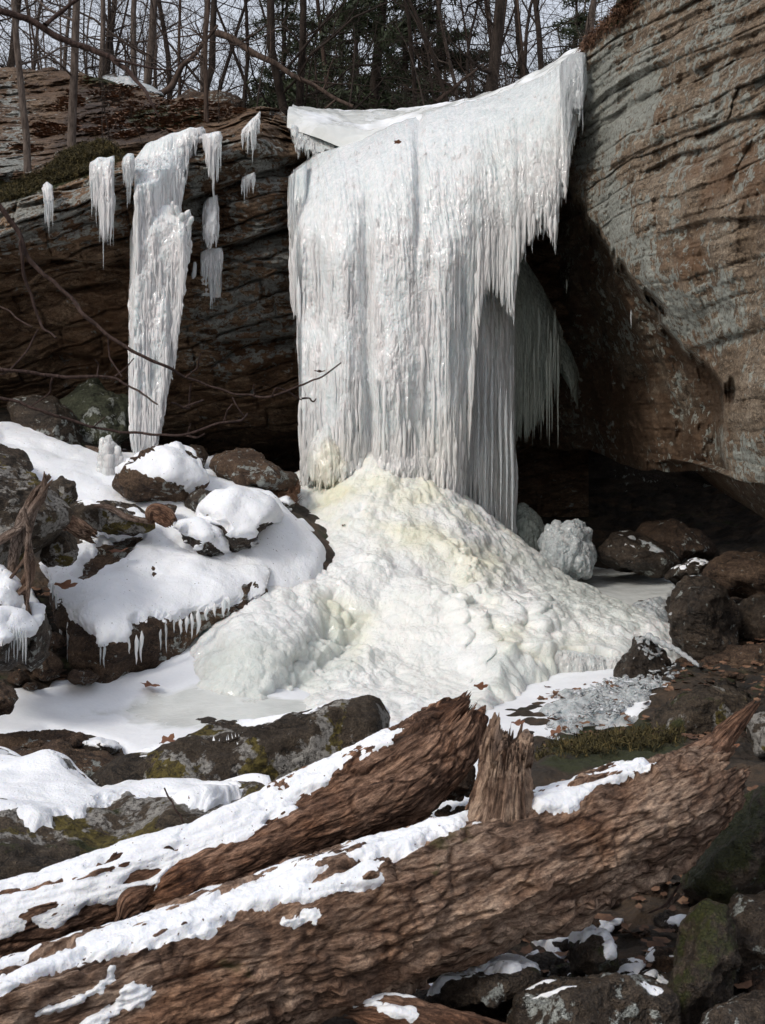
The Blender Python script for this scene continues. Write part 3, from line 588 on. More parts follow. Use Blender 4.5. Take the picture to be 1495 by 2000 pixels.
# the mound of spray ice at its foot
MP = [w(*a) for a in ((600, 960, 15.0), (680, 925, 14.9), (730, 893, 14.95), (800, 930, 14.8), (900, 990, 14.7), (990, 1065, 14.6),
    (560, 1035, 14.2), (640, 1030, 13.9), (750, 1015, 13.8), (850, 1040, 13.7), (930, 1080, 13.7), (1000, 1145, 13.8),
    (520, 1110, 12.9), (600, 1130, 12.8), (700, 1130, 12.7), (800, 1130, 12.7), (900, 1130, 13), (1000, 1180, 12.9),
    (440, 1200, 12), (550, 1180, 12), (650, 1200, 12), (800, 1220, 12), (950, 1220, 12), (1050, 1215, 12.2), (1150, 1235, 12.2), (1210, 1262, 11.9), (1000, 1262, 11.7), (1100, 1268, 11.7),
    (450, 1215, 11.6), (500, 1235, 11.1), (410, 1262, 11.2), (480, 1290, 10.7), (560, 1290, 10.9), (600, 1250, 11.4), (640, 1290, 11.3),
    (360, 1345, 10.9), (400, 1372, 10.45), (480, 1388, 10.3), (560, 1384, 10.4), (620, 1350, 10.8), (320, 1330, 11.2), (380, 1270, 11.6), (700, 1300, 11.4), (800, 1310, 11.4), (900, 1325, 11.3), (960, 1262, 11.5), (1050, 1262, 11.5), (1150, 1270, 11.5),
    (750, 1375, 10.4), (640, 1385, 10.3), (900, 1380, 10.3), (1100, 1140, 15.5), (1010, 1090, 16), (1070, 1165, 13.8), (1280, 1240, 12.6), (1180, 1190, 13.4))]
MP += [(-1.3, 17, 1.2), (0, 17, 1.9), (1.5, 17, .6), (-2.6, 11.5, -.2), (-2.8, 13, .6), (3.2, 12, -.25), (3, 14, 0.05), (0, 9, -.2), (-2, 9.5, -.25), (2, 9.8, -.25)]
mz = TPS(MP, 1e-3)
xs = np.arange(-3.0, 3.3, .0125); ys = np.arange(9.6, 16.6, .016); X, Y = np.meshgrid(xs, ys); Z = mz(X, Y)
p = np.stack([X, Y, Z], -1); px, py = proj(p)
EDGE = [(960, 1262), (1010, 1250), (1100, 1262), (1200, 1278), (1236, 1262), (1250, 1400), (960, 1400)]
n_ = vnorm(p.reshape(-1, 3), gridf(*X.shape)).reshape(p.shape); n_ *= np.sign(n_[..., 2:3])
ROUGH = [[(690, 1075), (800, 1020), (900, 1040), (980, 1100), (1020, 1180), (990, 1240), (940, 1300), (800, 1340), (660, 1370), (580, 1350), (640, 1260), (620, 1160)]]
ang = np.arctan2(X-.15, 15.6-Y); rr0 = np.hypot(X-.15, 15.6-Y); rad_ = np.abs(gn(np.stack([ang*7, rr0*.7, 0*X], -1)))*.035+bumpy(p, 6, 3)*.05+np.abs(gn(np.stack([ang*19, rr0*1.8, 0*X+4], -1)))*.02
a = ss(polys_sd(px, py, ROUGH)+fbm(p, 3, 2)*30, -50, 60)
flank = ss(polys_sd(px, py, [[(560, 960), (640, 980), (620, 1120), (500, 1200), (440, 1200), (480, 1100)]]), -30, 30)
wp = p+np.stack([fbm(p, 2, 3, off=i_*9.) for i_ in range(3)], -1)*.07; vr = ss(fbm(p, 3, 1.1, off=4), -.35, .45); v2 = ss(fbm(p, 2, 2.3, off=9), -.4, .4); cl = bumpy(wp, 1.8, 1)*.14+bumpy(wp, 4.6, 2)*.12*(.4+.6*vr)+bumpy(wp, 11, 5)*.065*(.25+.75*vr)+bumpy(wp, 24, 7)*.024*v2+bumpy(wp, 50, 3)*.006
gully = np.exp(-(sdist(px, py, [(655, 1190), (700, 1215), (640, 1290), (590, 1330), (560, 1375), (540, 1370), (600, 1290), (640, 1230)])/26)**2)
d = a*(cl-.12)+(1-a)*(rad_+fbm(p, 4, 1.5)*.05+bumpy(p, 5, 3)*.035+bumpy(wp, 14, 3)*.02+bumpy(wp, 34, 3)*.012)+flank*bumpy(wp, 9)*.03-gully*.24+gully*bumpy(wp, 8, 4)*.16+fbm(p, 2, 25)*.004
cut = ss(px, 860, 900)*(1-ss(px, 1225, 1250)); Ye = 11.66-1.5*(1-ss(px, 880, 1010))+.05*gn(p*4); p = p+n_*(d*(1-cut*ss(12.1-Y, 0, .5)*.7))[..., None]; cz = (cut*(1-ss(px, 1040, 1120))*(py > 1180)*(py < 1420)*bumpy(p, 5, 3)*.16)[..., None]; p = p+cz*np.array([.6, -1, .25]); p[..., 2] -= cut*np.clip((Ye-Y)/(.05+1.7*(1-ss(px+fbm(p, 3, 3)*45, 890, 1090))), 0, 1)*np.clip(p[..., 2]+.12, 0, None)
gzv = groundz(X, Y)-.08
edge = p[..., 2]-gzv; keep = edge > -.05
# the right side breaks off in a short vertical face behind its icicles
ex = ss(py, 1275, 1292)*ss(px, 985, 1010)*(1-ss(px, 1225, 1245))
f = gridf(*X.shape); kp = keep.ravel(); f = f[kp[f].any(1)]; used = np.unique(f); mp = np.full(kp.size, -1); mp[used] = np.arange(len(used))
v = p.reshape(-1, 3)[used]; px, py = proj(v)
yl = ss(polys_sd(px, py, [[(600, 900), (900, 900), (1000, 1060), (950, 1150), (820, 1060), (700, 1040), (620, 1000)], [(980, 1230), (1130, 1260), (1120, 1330), (980, 1330)], [(640, 1170), (720, 1200), (700, 1260), (650, 1230)]])+fbm(v, 3, 3)*20, -60, 60)*1.1
gy = ss(polys_sd(px, py, [[(500, 1330), (640, 1180), (700, 1200), (690, 1300), (560, 1370)], [(950, 1270), (1250, 1270), (1250, 1360), (950, 1360)], [(1000, 1080), (1300, 1100), (1250, 1240), (1080, 1200)], [(370, 1340), (410, 1250), (500, 1225), (620, 1260), (640, 1330), (560, 1392), (390, 1392)]])+fbm(v, 3, 3)*20, -30, 40)*.55
mk('spray_ice_mound', v, mp[f], M['mound_ice'], fall, attrs={'yellow': yl, 'grey': gy})
ice_sheet('hanging_curtain', [(960, 1255), (1010, 1252), (1100, 1266), (1190, 1284), (1228, 1278)], [(960, 1338), (1010, 1340), (1100, 1345), (1190, 1335), (1228, 1318)], lambda x, y: 11.62-.04*ss(y, 1260, 1340), fall, M['ice'], tubes=190, tw=(5, 12), tl=(30, 85), rag=12, seed=8, edge=20, thick=.06, curl=.12, curlpx=9, back=.3,
          attrs={'yellow': lambda x, y: .5-.5*ss(x, 1050, 1150), 'grey': lambda x, y: .3+.5*ss(y, 1270, 1330)})
ice_sheet('hanging_curtain', [(600, 860), (640, 800), (700, 870), (720, 900)], [(600, 960), (640, 975), (700, 940), (720, 930)], lambda x, y: 14.75+0*x, fall, M['ice'], tubes=60, tw=(5, 12), tl=(50, 140), rag=30, seed=9, edge=14, thick=.10, back=.2, attrs={'yellow': lambda x, y: .8+0*x}, lump=.5)
def icicle(px, py, Y, L, w_, parent, mat=None, seed=None, n=12, name='icicle'):
    mb = MB(); ice_tube(mb, px, py, Y, L, w_, seed if seed is not None else rnd.random()*99, .18, n); return mb.build(name, mat or M['clear_ice'], parent)
ri = random.Random(5)
for (x, y, Y, L, w_) in [(1004, 520, 14.8, 118, 11), (1086, 440, 14.8, 58, 9), (1062, 400, 14.8, 70, 8), (1040, 420, 14.8, 75, 9), (1026, 430, 14.85, 85, 8), (985, 470, 14.85, 120, 10), (965, 480, 14.9, 110, 10), (948, 520, 14.9, 90, 9), (1098, 330, 14.8, 75, 6), (1110, 250, 14.7, 85, 6),
        (1102, 160, 14.65, 180, 7), (1113, 150, 14.65, 175, 6), (1131, 150, 14.65, 90, 7), (1138, 150, 14.65, 110, 6), (1001, 800, 15.1, 285, 9), (990, 760, 15.1, 260, 9), (978, 740, 15.1, 275, 9), (962, 700, 15.1, 300, 10), (948, 680, 15.05, 290, 10), (935, 690, 15.0, 260, 9),
        (1107, 545, 16.2, 30, 4), (1233, 605, 14.6, 36, 4), (1330, 0, 13.2, 28, 5), (574, 330, 15.3, 130, 8), (568, 345, 15.3, 105, 7), (582, 450, 15.25, 150, 8)] + \
        [(ri.uniform(1000, 1092), ri.uniform(600, 700), ri.uniform(16.0, 16.4), ri.uniform(110, 190), ri.uniform(5, 8)) for _ in range(26)]:
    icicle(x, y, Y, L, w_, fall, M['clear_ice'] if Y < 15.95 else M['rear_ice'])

# ---- hanging ice on the left cliff
def ledge_ice(loc, label, top, bot, Y, seed, tubes, group=None, **kw):
    e = empty('ledge_ice' if kw.pop('small', 1) else 'ice_column', loc, label, 'ice', group)
    sp = dict(tw=(2.5, 6.5), tl=(25, 90), rag=30, edge=10, thick=.06, back=.8, curl=.12, curlpx=10, frac=.5); sp.update(kw)
    gx = np.arange(top[0][0]-4, top[-1][0]+5, 2.); gy_ = np.arange(min(p_[1] for p_ in top)-14, max(p_[1] for p_ in bot)+10, 3.)
    G = cliffY(gx[None]+0*gy_[:, None], gy_[:, None]+0*gx[None]); tp_ = interp(gx, top); G = np.where(gy_[:, None] < tp_[None]-10, 99, G)
    G = np.minimum.accumulate(G, 0); G = np.minimum(G, np.minimum(np.roll(G, 2, 1), np.roll(G, -2, 1)))
    for _ in range(3): G[1:-1] = np.minimum(G[1:-1], (G[:-2]+G[2:])/2); G[:, 1:-1] = (G[:, :-2]+G[:, 1:-1]*2+G[:, 2:])/4
    def YY(x, y):
        i = np.clip(((y-gy_[0])/3).astype(int), 0, len(gy_)-1); j = np.clip(((x-gx[0])/2).astype(int), 0, len(gx)-1); g_ = np.clip(G[i, j], 10, 30)+.02
        return g_ if not callable(Y) else np.minimum(g_, Y(x, y))
    Y_c = float(np.clip(G, 10, 30).min())-.03
    if not callable(Y): YY = lambda x, y: Y_c+0*x
    ice_sheet('ice_sheet', top, bot, YY, e, M['ice'], tubes=int(tubes*1.4), seed=seed, **sp)
    rl = random.Random(seed*7)
    for _ in range(7 if top[-1][0]-top[0][0] < 80 else 12):
        x = rl.uniform(top[0][0], top[-1][0]); yt = interp(x, top); yb_ = interp(x, bot); y0 = yt+(yb_-yt)*rl.uniform(.15, .6); icicle(x, y0, float(YY(np.array(x), np.array(y0)))-.09, (yb_-y0)*rl.uniform(.7, 1.3)+8, rl.uniform(3, 5.5), e, seed=rl.random()*99)
    return e
col = ledge_ice(P(290, 895, 15), 'tall lumpy ice column reaching from the left ledge down to the snowy rocks', [(262, 312), (285, 282), (330, 262), (372, 250), (398, 248)], [(262, 520), (285, 660), (330, 560), (372, 330), (398, 262)], lambda x, y: 15.55+.0007*(900-y)-.35*ss(y, 280, 420), 21, 160, small=0, tl=(40, 150), tw=(5, 12), thick=.16, rag=40, frac=.9)
ice_sheet('column_shaft', [(254, 455), (272, 405), (330, 398), (356, 420), (372, 408)], [(250, 800), (258, 912), (303, 912), (318, 850), (332, 770), (346, 700), (372, 500)], lambda x, y: 15.0+.1*ss(y, 500, 900), col, M['ice'], tubes=330, tw=(4, 11), tl=(30, 130), rag=46, seed=22, edge=18, thick=.20, back=.5, curl=.25, curlpx=25, lump=.35)
ice_sheet('column_shaft', [(252, 560), (262, 470), (300, 460), (338, 520)], [(252, 800), (258, 912), (303, 912), (322, 800), (338, 720)], lambda x, y: 14.92+0*x, col, M['ice'], tubes=160, tw=(4, 10), tl=(40, 110), rag=60, seed=26, edge=16, thick=.16, back=.2, lump=.3)
for (x, y, L, w_, up) in ((345, 410, 20, 12, -8), (356, 425, 26, 13, 6), (366, 420, 20, 12, 16), (338, 402, 22, 10, 0), (374, 432, 24, 12, 10)):       # knobs of ice on the frozen-in twigs
    mb = MB(); a_ = P(x-up, y+18, 14.9); b_ = P(x+up*.3, y-10, 14.75); t = np.linspace(0, 1, 10)[:, None]
    mb.tube(a_+(b_-a_)*t, w_*.5*15/F*np.sqrt(np.clip(1-np.linspace(0, 1, 10)**4, .02, 1))*(1+.15*np.sin(np.linspace(0, 9, 10))), 10); mb.build('ice_knob', M['ice'], col)
for (x, y, L, w_) in ((362, 440, 75, 8), (355, 450, 95, 9), (368, 440, 45, 7), (346, 330, 45, 7), (352, 330, 30, 6), (334, 650, 60, 6), (326, 700, 50, 6), (312, 720, 65, 7), (300, 790, 90, 9), (266, 820, 90, 12), (284, 810, 95, 12)):
    icicle(x, y, 14.8, L, w_, col, M['clear_ice'])
ledge_ice(P(212, 505, 15.4), 'narrow hanging ice tongue left of the tall column, white with a pointed foot', [(176, 318), (190, 308), (224, 304)], [(176, 400), (190, 420), (200, 500), (214, 515), (224, 490)], 15.4, 31, 110)
ledge_ice(P(250, 350, 15.6), 'thin short curtain of icicles between the narrow tongue and the tall column', [(240, 308), (250, 300), (262, 300)], [(240, 360), (248, 385), (262, 365)], 15.75, 32, 24, tl=(20, 60), tw=(3, 6))
c3 = ledge_ice(P(414, 350, 15.9), 'forked ice drape over the dark lichen rock right of the tall column', [(396, 262), (412, 258), (432, 256)], [(396, 290), (408, 345), (418, 372), (432, 320)], 15.75, 33, 60)
ice_sheet('ice_sheet', [(398, 395), (410, 385), (426, 380)], [(398, 470), (410, 492), (426, 480)], lambda x, y: 15.55+0*x, c3, M['ice'], tubes=60, tw=(3, 8), tl=(25, 80), rag=25, seed=34, edge=10, thick=.09, back=.3)
icicle(418, 345, 15.6, 60, 7, c3)
c4 = ledge_ice(P(413, 560, 15.5), 'lowest ice cluster on the middle cliff ledge, ending in one long icicle', [(392, 492), (412, 484), (434, 486)], [(392, 530), (404, 560), (414, 606), (422, 560), (434, 535)], 15.5, 35, 60, tl=(30, 80))
ledge_ice(P(488, 260, 16.2), 'thin glassy strip of ice on the round rock shoulder beside the falls', [(472, 256), (486, 238), (498, 228), (508, 216)], [(472, 275), (484, 300), (494, 308), (508, 240)], 16.15, 36, 26, tl=(20, 60), tw=(3, 6), thick=.05)
for (x, y, L, w_) in ((412, 545, 62, 7), (404, 520, 42, 6), (421, 520, 40, 6), (396, 510, 30, 5), (430, 505, 34, 5)): icicle(x, y, 15.3, L, w_, c4)
ledge_ice(P(483, 360, 16), 'faint small ice drip under the upper ledge near the main falls', [(472, 348), (484, 340), (498, 336)], [(472, 372), (483, 392), (498, 360)], 15.95, 37, 16, tl=(15, 45), tw=(3, 5), thick=.04)
ledge_ice(P(92, 400, 15.2), 'thin glaze of ice dripping down the far left cliff wall', [(84, 362), (92, 356), (104, 362)], [(84, 400), (94, 452), (104, 430)], 15.3, 38, 14, tl=(20, 50), tw=(3, 5), thick=.02)
mb = MB(); t = np.linspace(0, 1, 10)[:, None]; mb.tube(P(381, 512, 15.4)+(P(377, 545, 15.4)-P(381, 512, 15.4))*t+[0.01, 0, 0]*np.sin(t*3), 4.2*15.4/F*np.array([.5, .8, .9, .9, .95, 1, 1.1, 1.1, .9, .3]), 9)
tag(mb.build('icicle', M['clear_ice'], None, tuple(P(378, 545, 15.4))), 'single curved icicle hanging alone under the middle ledge', 'icicle')

def lump_ice(name, outline, Y, label, mat, seed, size=(7, .12)):
    """free-standing knobbly ice: many rounded, beaded drip columns rising from the floor"""
    xs_ = [p_[0] for p_ in outline]; x0, x1 = min(xs_), max(xs_); yb = max(p_[1] for p_ in outline); e_loc = P((x0+x1)/2, yb, Y); mb = MB(); r = random.Random(seed); hw = (x1-x0)/2; tops = sorted(set((p_[0], p_[1]) for p_ in outline if p_[1] < yb-8))
    for k in range(size[0]):
        a0 = r.uniform(0, 6.28); q_ = math.sqrt(r.random()); x = (x0+x1)/2+hw*.93*q_*math.cos(a0); dY = hw*.8*q_*math.sin(a0)*Y/F
        tp_ = interp(x, tops); y1 = tp_+(yb-tp_)*(r.random()**1.6*.75 if q_*math.sin(a0) < -.1 else r.random()*.22)
        w_ = r.uniform(.6, 1.3)*size[1]*(x1-x0); m = 22; t = np.linspace(0, 1, m)
        a_ = P(x, yb+12, Y+dY); b_ = P(x+r.uniform(-5, 5), y1, Y+dY*.8); ln = np.linalg.norm(b_-a_)
        rad = w_*Y/F*.5*(1.05-.1*t+.5*np.abs(gn(np.stack([t*ln*14+k, t*0, t*0], -1)))+.25*gn(np.stack([t*ln*40+k, t*0+3, t*0], -1)))*np.sqrt(np.clip(1-t**14, .0, 1)+.001)
        mb.tube(a_+(b_-a_)*t[:, None]+.5*w_*Y/F*np.stack([gn(np.stack([t*3+k, t*0+3, t*0], -1)), 0*t, 0*t], -1), rad, 12)
    V = np.concatenate(mb.v); fc = np.concatenate(mb.f); nn_ = vnorm(V, fc); c_ = V.mean(0); V = V+nn_*(bumpy(V, 22)*.02)[:, None]
    return tag(mk(name, V, fc, M[mat] if isinstance(mat, str) else mat, None, tuple(e_loc), {'grey': np.full(len(V), .2)}), label, 'ice')
def ice_hump(outline, Y, label, mat, seed):
    o = np.array(outline, float); cx, cy = (o.max(0)+o.min(0))/2; n, f = ico(7); e = np.concatenate([o, o[:1]])
    seg = np.concatenate([e[i]+(e[i+1]-e[i])*np.linspace(0, 1, 16, endpoint=False)[:, None] for i in range(len(o))]); th_ = np.arctan2(-(seg[:, 1]-cy), seg[:, 0]-cx); i = np.argsort(th_)
    th_, rr = th_[i], np.hypot(seg[:, 0]-cx, seg[:, 1]-cy)[i]; rt = np.interp(np.arctan2(n[:, 2], n[:, 0]), np.r_[th_-6.2832, th_, th_+6.2832], np.r_[rr, rr, rr])*.9; rad = np.hypot(n[:, 0], n[:, 2])**.85; tht = np.arctan2(n[:, 2], n[:, 0])
    v = PV(cx+np.cos(tht)*rt*rad, cy+6-np.sin(tht)*rt*rad, Y+n[:, 1]*.35-n[:, 2]*-.15); nn = vnorm(v, f); nn *= np.sign(((v-v.mean(0))*nn).sum(1))[:, None]
    q = v*[1, 1, .5]; v = v+nn*(gn(v*3.2+seed)*.05)[:, None]; wq = q+np.stack([fbm(q, 2, 6, off=j*5.) for j in range(3)], -1)*.03
    v = v+nn*(bumpy(wq, 6.5, seed)*.11+bumpy(wq, 14, seed+2)*.06+bumpy(v, 34, 1)*.02-.09)[:, None]
    return tag(mk('ice_stalagmite', v, f, M[mat], None, tuple(P(cx, o[:, 1].max(), Y)), {'grey': np.full(len(v), .15)}), label, 'ice')
lump_ice('ice_stalagmite', [(193, 925), (196, 880), (203, 855), (214, 848), (228, 856), (232, 900), (234, 925)], 14.2, 'stubby white ice stalagmite on the snow left of the tall ice column', M['ice'], 1, (26, .30))
ice_hump([(1058, 1125), (1056, 1050), (1068, 1020), (1085, 1012), (1098, 1030), (1110, 1011), (1130, 1018), (1150, 1030), (1161, 1060), (1156, 1125)], 15.3, 'knobbly cauliflower cluster of ice at the cave mouth beside the falls', 'stalagmite_ice', 2)
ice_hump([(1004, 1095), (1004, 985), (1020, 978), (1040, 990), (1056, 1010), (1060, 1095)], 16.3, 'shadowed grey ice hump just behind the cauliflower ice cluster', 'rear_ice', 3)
# ---------------------------------------------------------------- boulders and stones
def boulder(outline, Yc, depth, label, mat, seed=0, name='boulder', cat='boulder', level=5, snow=None, bare=None, auto=None, th=.05, group=None, facets=5, rough=1.0, bias=(0, 0, 0), parent=None, lean=.5, snowname='snow_cap'):
    """outline: photo pixels; Yc: distance, or (px, py, Y) points for the visible face; depth: half thickness (m)"""
    o = np.array(outline, float); cx, cy = (o.max(0)+o.min(0))/2
    e = np.concatenate([o, o[:1]]); seg = np.concatenate([e[i]+(e[i+1]-e[i])*np.linspace(0, 1, 24, endpoint=False)[:, None] for i in range(len(o))])
    th_ = np.arctan2(-(seg[:, 1]-cy), seg[:, 0]-cx); rr = np.hypot(seg[:, 0]-cx, seg[:, 1]-cy); i = np.argsort(th_)
    th_, rr = th_[i], rr[i]; ths = np.concatenate([th_-2*math.pi, th_, th_+2*math.pi]); rs = np.concatenate([rr, rr, rr])
    n, f = ico(level); n = n.copy(); r = np.random.RandomState(seed+5)
    for k in range(facets):
        d = r.normal(size=3); d[1] = -abs(d[1])-.5; d /= np.linalg.norm(d); c = r.uniform(.62, .86)
        n -= d*np.maximum(0, n@d-c)[:, None]*.9
    rad = np.hypot(n[:, 0], n[:, 2]); tht = np.arctan2(n[:, 2], n[:, 0]); rt = np.interp(tht, ths, rs)
    rt = .75*rt+.25*np.interp(tht+.06, ths, rs)*.5+.25*np.interp(tht-.06, ths, rs)*.5
    px = cx+np.cos(tht)*rt*rad**.92; py = cy-np.sin(tht)*rt*rad**.92
    sc = (o.max(0)-o.min(0)).max()/F*(Yc if np.isscalar(Yc) else np.mean([q[2] for q in Yc]))
    if np.isscalar(Yc):
        Yb = Yc+lean*(cy-py)/F*Yc
        Yv = Yb+np.sign(n[:, 1])*np.abs(n[:, 1])**.85*depth
    else:
        Yb = TPS(Yc, 1e-2, 200.)(px, py); Yv = Yb+np.where(n[:, 1] > 0, 2*depth*np.abs(n[:, 1]), 0)-.04*np.abs(n[:, 1])
    v = PV(px, py, Yv); nn = vnorm(v, f); c = P(cx, cy, float(np.mean(Yv)))
    if ((v-c)*nn).sum() < 0: f = f[:, ::-1]; nn = -nn
    sm = v+nn*(fbm(v/sc, 3, 2.2, off=seed*7.)*.045*sc)[:, None]
    v = sm+nn*((ridge(v/sc, 5, 3, off=seed*3.)-.6)*.032*sc*rough+fbm(v, 4, 9, .6)*.012*rough+(bumpy(v/sc, 4, seed)-.6)*.03*sc*rough)[:, None]
    base = P(cx, o[:, 1].max(), Yc if np.isscalar(Yc) else float(min(q[2] for q in Yc)))
    b = bias; at = {'lichen': np.full(len(v), b[0]), 'moss': np.full(len(v), b[1]), 'darken': np.full(len(v), b[2])}
    if snow is None and auto is None:
        ob = mk(name, v, f, M[mat], parent, tuple(base), at)
        return tag(ob, label, cat, group) if parent is None else ob
    root = empty(name, base, label, cat, group) if parent is None else parent
    mk('rock', v, f, M[mat], root, attrs=at); nn2 = vnorm(sm, f); nn2 *= np.sign((nn2*nn).sum(1))[:, None]
    x, y = proj(sm); nzz = fbm(sm, 4, 7, off=seed)
    m = ss(polys_sd(x, y, snow)+nzz*10*9/Yv+fbm(sm, 3, 30)*5, -4, 14) if snow is not None else np.zeros(len(v))
    if bare is not None: m *= 1-ss(polys_sd(x, y, bare)+nzz*6, -4, 6)
    hid = ss(nn2[:, 1], .15, .4)*ss(nn2[:, 2], .35, .6)*(1 if snow is not None else 0); m = np.maximum(m*ss(nn2[:, 1], .45, .1), hid)
    if auto is not None: m = np.maximum(m, ss(nn2[:, 2]+nzz*.25, auto, auto+.25))
    if snow is not None and auto is None: m *= ss(nn2[:, 2], -.45, -.1)
    s = v+(sm-v)*(m**.7*.9)[:, None]+nn2*(m*th-(1-m)*.008)[:, None]+np.array([0, 0, 1])*(m*th*.3)[:, None]
    s += nn2*(fbm(s, 3, 2.5)*.02*m)[:, None]; s = np.where((m > 0)[:, None], s, v)
    kk = (m > .02)[f].any(1); ff = f[kk]; u = np.unique(ff); mp_ = np.full(len(s), -1); mp_[u] = np.arange(len(u))
    low = (m <= .02); s[low] = (v-nn2*.02)[low]
    if len(ff): mk(snowname, s[u], mp_[ff], M['stalagmite_ice' if snowname == 'ice_glaze' else 'snow'], root)
    return root

# left bank
boulder([(112, 800), (150, 762), (180, 744), (205, 752), (245, 775), (256, 800), (252, 845), (225, 872), (165, 872), (130, 840)], 16.2, .6, 'green tinged angular boulder in shade behind the tall ice column', 'green_rock', 1)
boulder([(20, 790), (60, 770), (110, 780), (150, 810), (165, 880), (120, 900), (40, 880)], 15.6, .5, 'dark iced rock left of the green boulder', 'dark_rock', 2, bias=(.2, 0, 0))
boulder([(355, 880), (375, 868), (395, 872), (408, 890), (400, 910), (360, 908)], 15.2, .3, 'small brown stone tucked behind the peaked snowy boulder', 'brown_rock', 3, cat='stone', level=4)
boulder([(218, 950), (232, 918), (265, 895), (300, 880), (345, 872), (372, 885), (400, 925), (403, 948), (365, 980), (350, 988), (300, 985), (250, 975)], 13.4, .55, 'peaked boulder capped with snow, dark underneath, at the foot of the ice column', 'brown_rock', 4,
        snow=[[(215, 935), (235, 915), (345, 865), (410, 930), (405, 950), (372, 965), (362, 955), (335, 940), (300, 940), (280, 930), (240, 925)], [(262, 955), (330, 955), (362, 975), (340, 980), (280, 965)]], th=.06)
boulder([(412, 905), (440, 888), (490, 882), (530, 905), (580, 935), (582, 960), (540, 972), (480, 962), (430, 930)], 14.3, .6, 'bare brown boulder between the snow and the main ice fall', 'brown_rock', 5, bias=(.25, .05, 0))
boulder([(362, 985), (372, 962), (395, 955), (425, 965), (430, 985), (400, 1000), (375, 1000)], 12.9, .25, 'small dark stone below the peaked snowy boulder', 'dark_rock', 6, cat='stone', level=4, bias=(.3, 0, 0))
boulder([(393, 1030), (400, 1000), (425, 978), (455, 972), (500, 980), (535, 1000), (548, 1020), (525, 1050), (490, 1078), (450, 1085), (410, 1060)], 12.6, .5, 'rounded snow hump covering a boulder beside the mound', 'dark_rock', 7, auto=-.25, th=.09)
boulder([(355, 1035), (385, 1025), (420, 1040), (450, 1070), (445, 1090), (400, 1085), (365, 1060)], 12.3, .3, 'low snow covered stone left of the rounded snow hump', 'dark_rock', 8, auto=-.2, th=.07, cat='stone')
boulder([(525, 985), (560, 972), (580, 985), (570, 1005), (530, 1003)], 13.9, .3, 'small iced stone wedged between the brown boulder and the mound', 'dark_rock', 9, auto=.15, th=.03, cat='stone', level=4)
# the big snow-covered slab
slab = boulder([(82, 1105), (150, 1075), (240, 1045), (320, 1030), (400, 1040), (470, 1078), (525, 1115), (510, 1165), (430, 1215), (335, 1275), (262, 1315), (200, 1335), (150, 1290), (125, 1200)],
        [(82, 1105, 11.9), (240, 1045, 12.6), (400, 1040, 12.9), (500, 1110, 12.2), (300, 1130, 11.8), (130, 1200, 11.1), (430, 1190, 11.35), (320, 1215, 11.0), (200, 1250, 10.6), (330, 1275, 11.05), (200, 1335, 10.65), (160, 1290, 10.7), (430, 1215, 11.4), (262, 1315, 10.85)],
        .45, 'large tilted slab under thick snow with icicles along its lower edge', 'brown_rock', 10, name='boulder', level=7, facets=0, rough=.8, bias=(.15, 0, .2),
        snow=[[(70, 1110), (150, 1060), (330, 1010), (420, 1020), (620, 1060), (620, 1200), (470, 1184), (400, 1200), (330, 1215), (262, 1220), (245, 1255), (205, 1265), (165, 1225), (115, 1190), (95, 1140)]],
        bare=[[(145, 1135), (165, 1090), (205, 1060), (280, 1035), (285, 1052), (255, 1090), (205, 1115), (165, 1145)], [(287, 1128), (305, 1122), (318, 1130), (300, 1137)]], th=.05)
for (x, y, L, w_) in ((265, 1240, 60, 14), (278, 1232, 50, 10), (325, 1215, 62, 9), (338, 1210, 48, 9), (350, 1208, 48, 11), (362, 1203, 42, 11), (376, 1196, 46, 12), (390, 1190, 44, 12), (404, 1184, 46, 14), (420, 1178, 42, 13), (436, 1170, 40, 12), (450, 1165, 32, 12), (312, 1228, 40, 6), (203, 1258, 60, 10),
        (122, 1200, 110, 13), (113, 1160, 90, 9), (130, 1215, 105, 12), (105, 1140, 60, 8), (249, 1245, 60, 8), (200, 1262, 45, 7)):
    L *= rnd.uniform(.45, 1.25); w_ *= rnd.uniform(.75, 1.2); x += rnd.uniform(-4, 4)
    icicle(x, y, float(interp(x, [(100, 11.15), (200, 10.45), (330, 10.85), (450, 11.25)])), L, w_, slab, M['ice'] if w_ > 9 else M['clear_ice'])
boulder([(-120, 900), (-20, 880), (20, 895), (60, 935), (110, 960), (128, 1000), (110, 1060), (60, 1100), (10, 1140), (-60, 1150), (-140, 1080)], 10.6, .7, 'big grey lichen spotted boulder at the left edge behind the dead roots', 'lichen_rock', 12, bias=(.15, 0, 0), level=6)
boulder([(88, 975), (95, 945), (120, 933), (145, 945), (150, 975), (125, 992), (98, 990)], 11.6, .3, 'small lichen spotted boulder behind the big grey one', 'lichen_rock', 13, level=5)
boulder([(78, 1085), (92, 1050), (118, 1037), (140, 1045), (155, 1075), (140, 1100), (95, 1106)], 11.0, .3, 'rounded bare stone resting at the upper corner of the snowy slab', 'lichen_rock', 14, cat='stone', bias=(-.1, .1, 0))
boulder([(118, 990), (150, 978), (220, 985), (290, 1010), (300, 1030), (250, 1040), (180, 1030), (130, 1010)], 12.3, .3, 'long flat lichen covered rock between driftwood pieces', 'lichen_rock', 15, bias=(.1, 0, 0), auto=.85, th=.02)
boulder([(-60, 860), (0, 868), (45, 885), (60, 915), (30, 935), (-60, 925)], 13.4, .5, 'dark rock under the snowbank at the left edge', 'dark_rock', 16)
boulder([(-60, 1130), (0, 1120), (28, 1150), (34, 1195), (10, 1215), (-60, 1215)], 9.8, .4, 'snow topped boulder at the left edge below the lichen boulder', 'dark_rock', 17, auto=.1, th=.06)
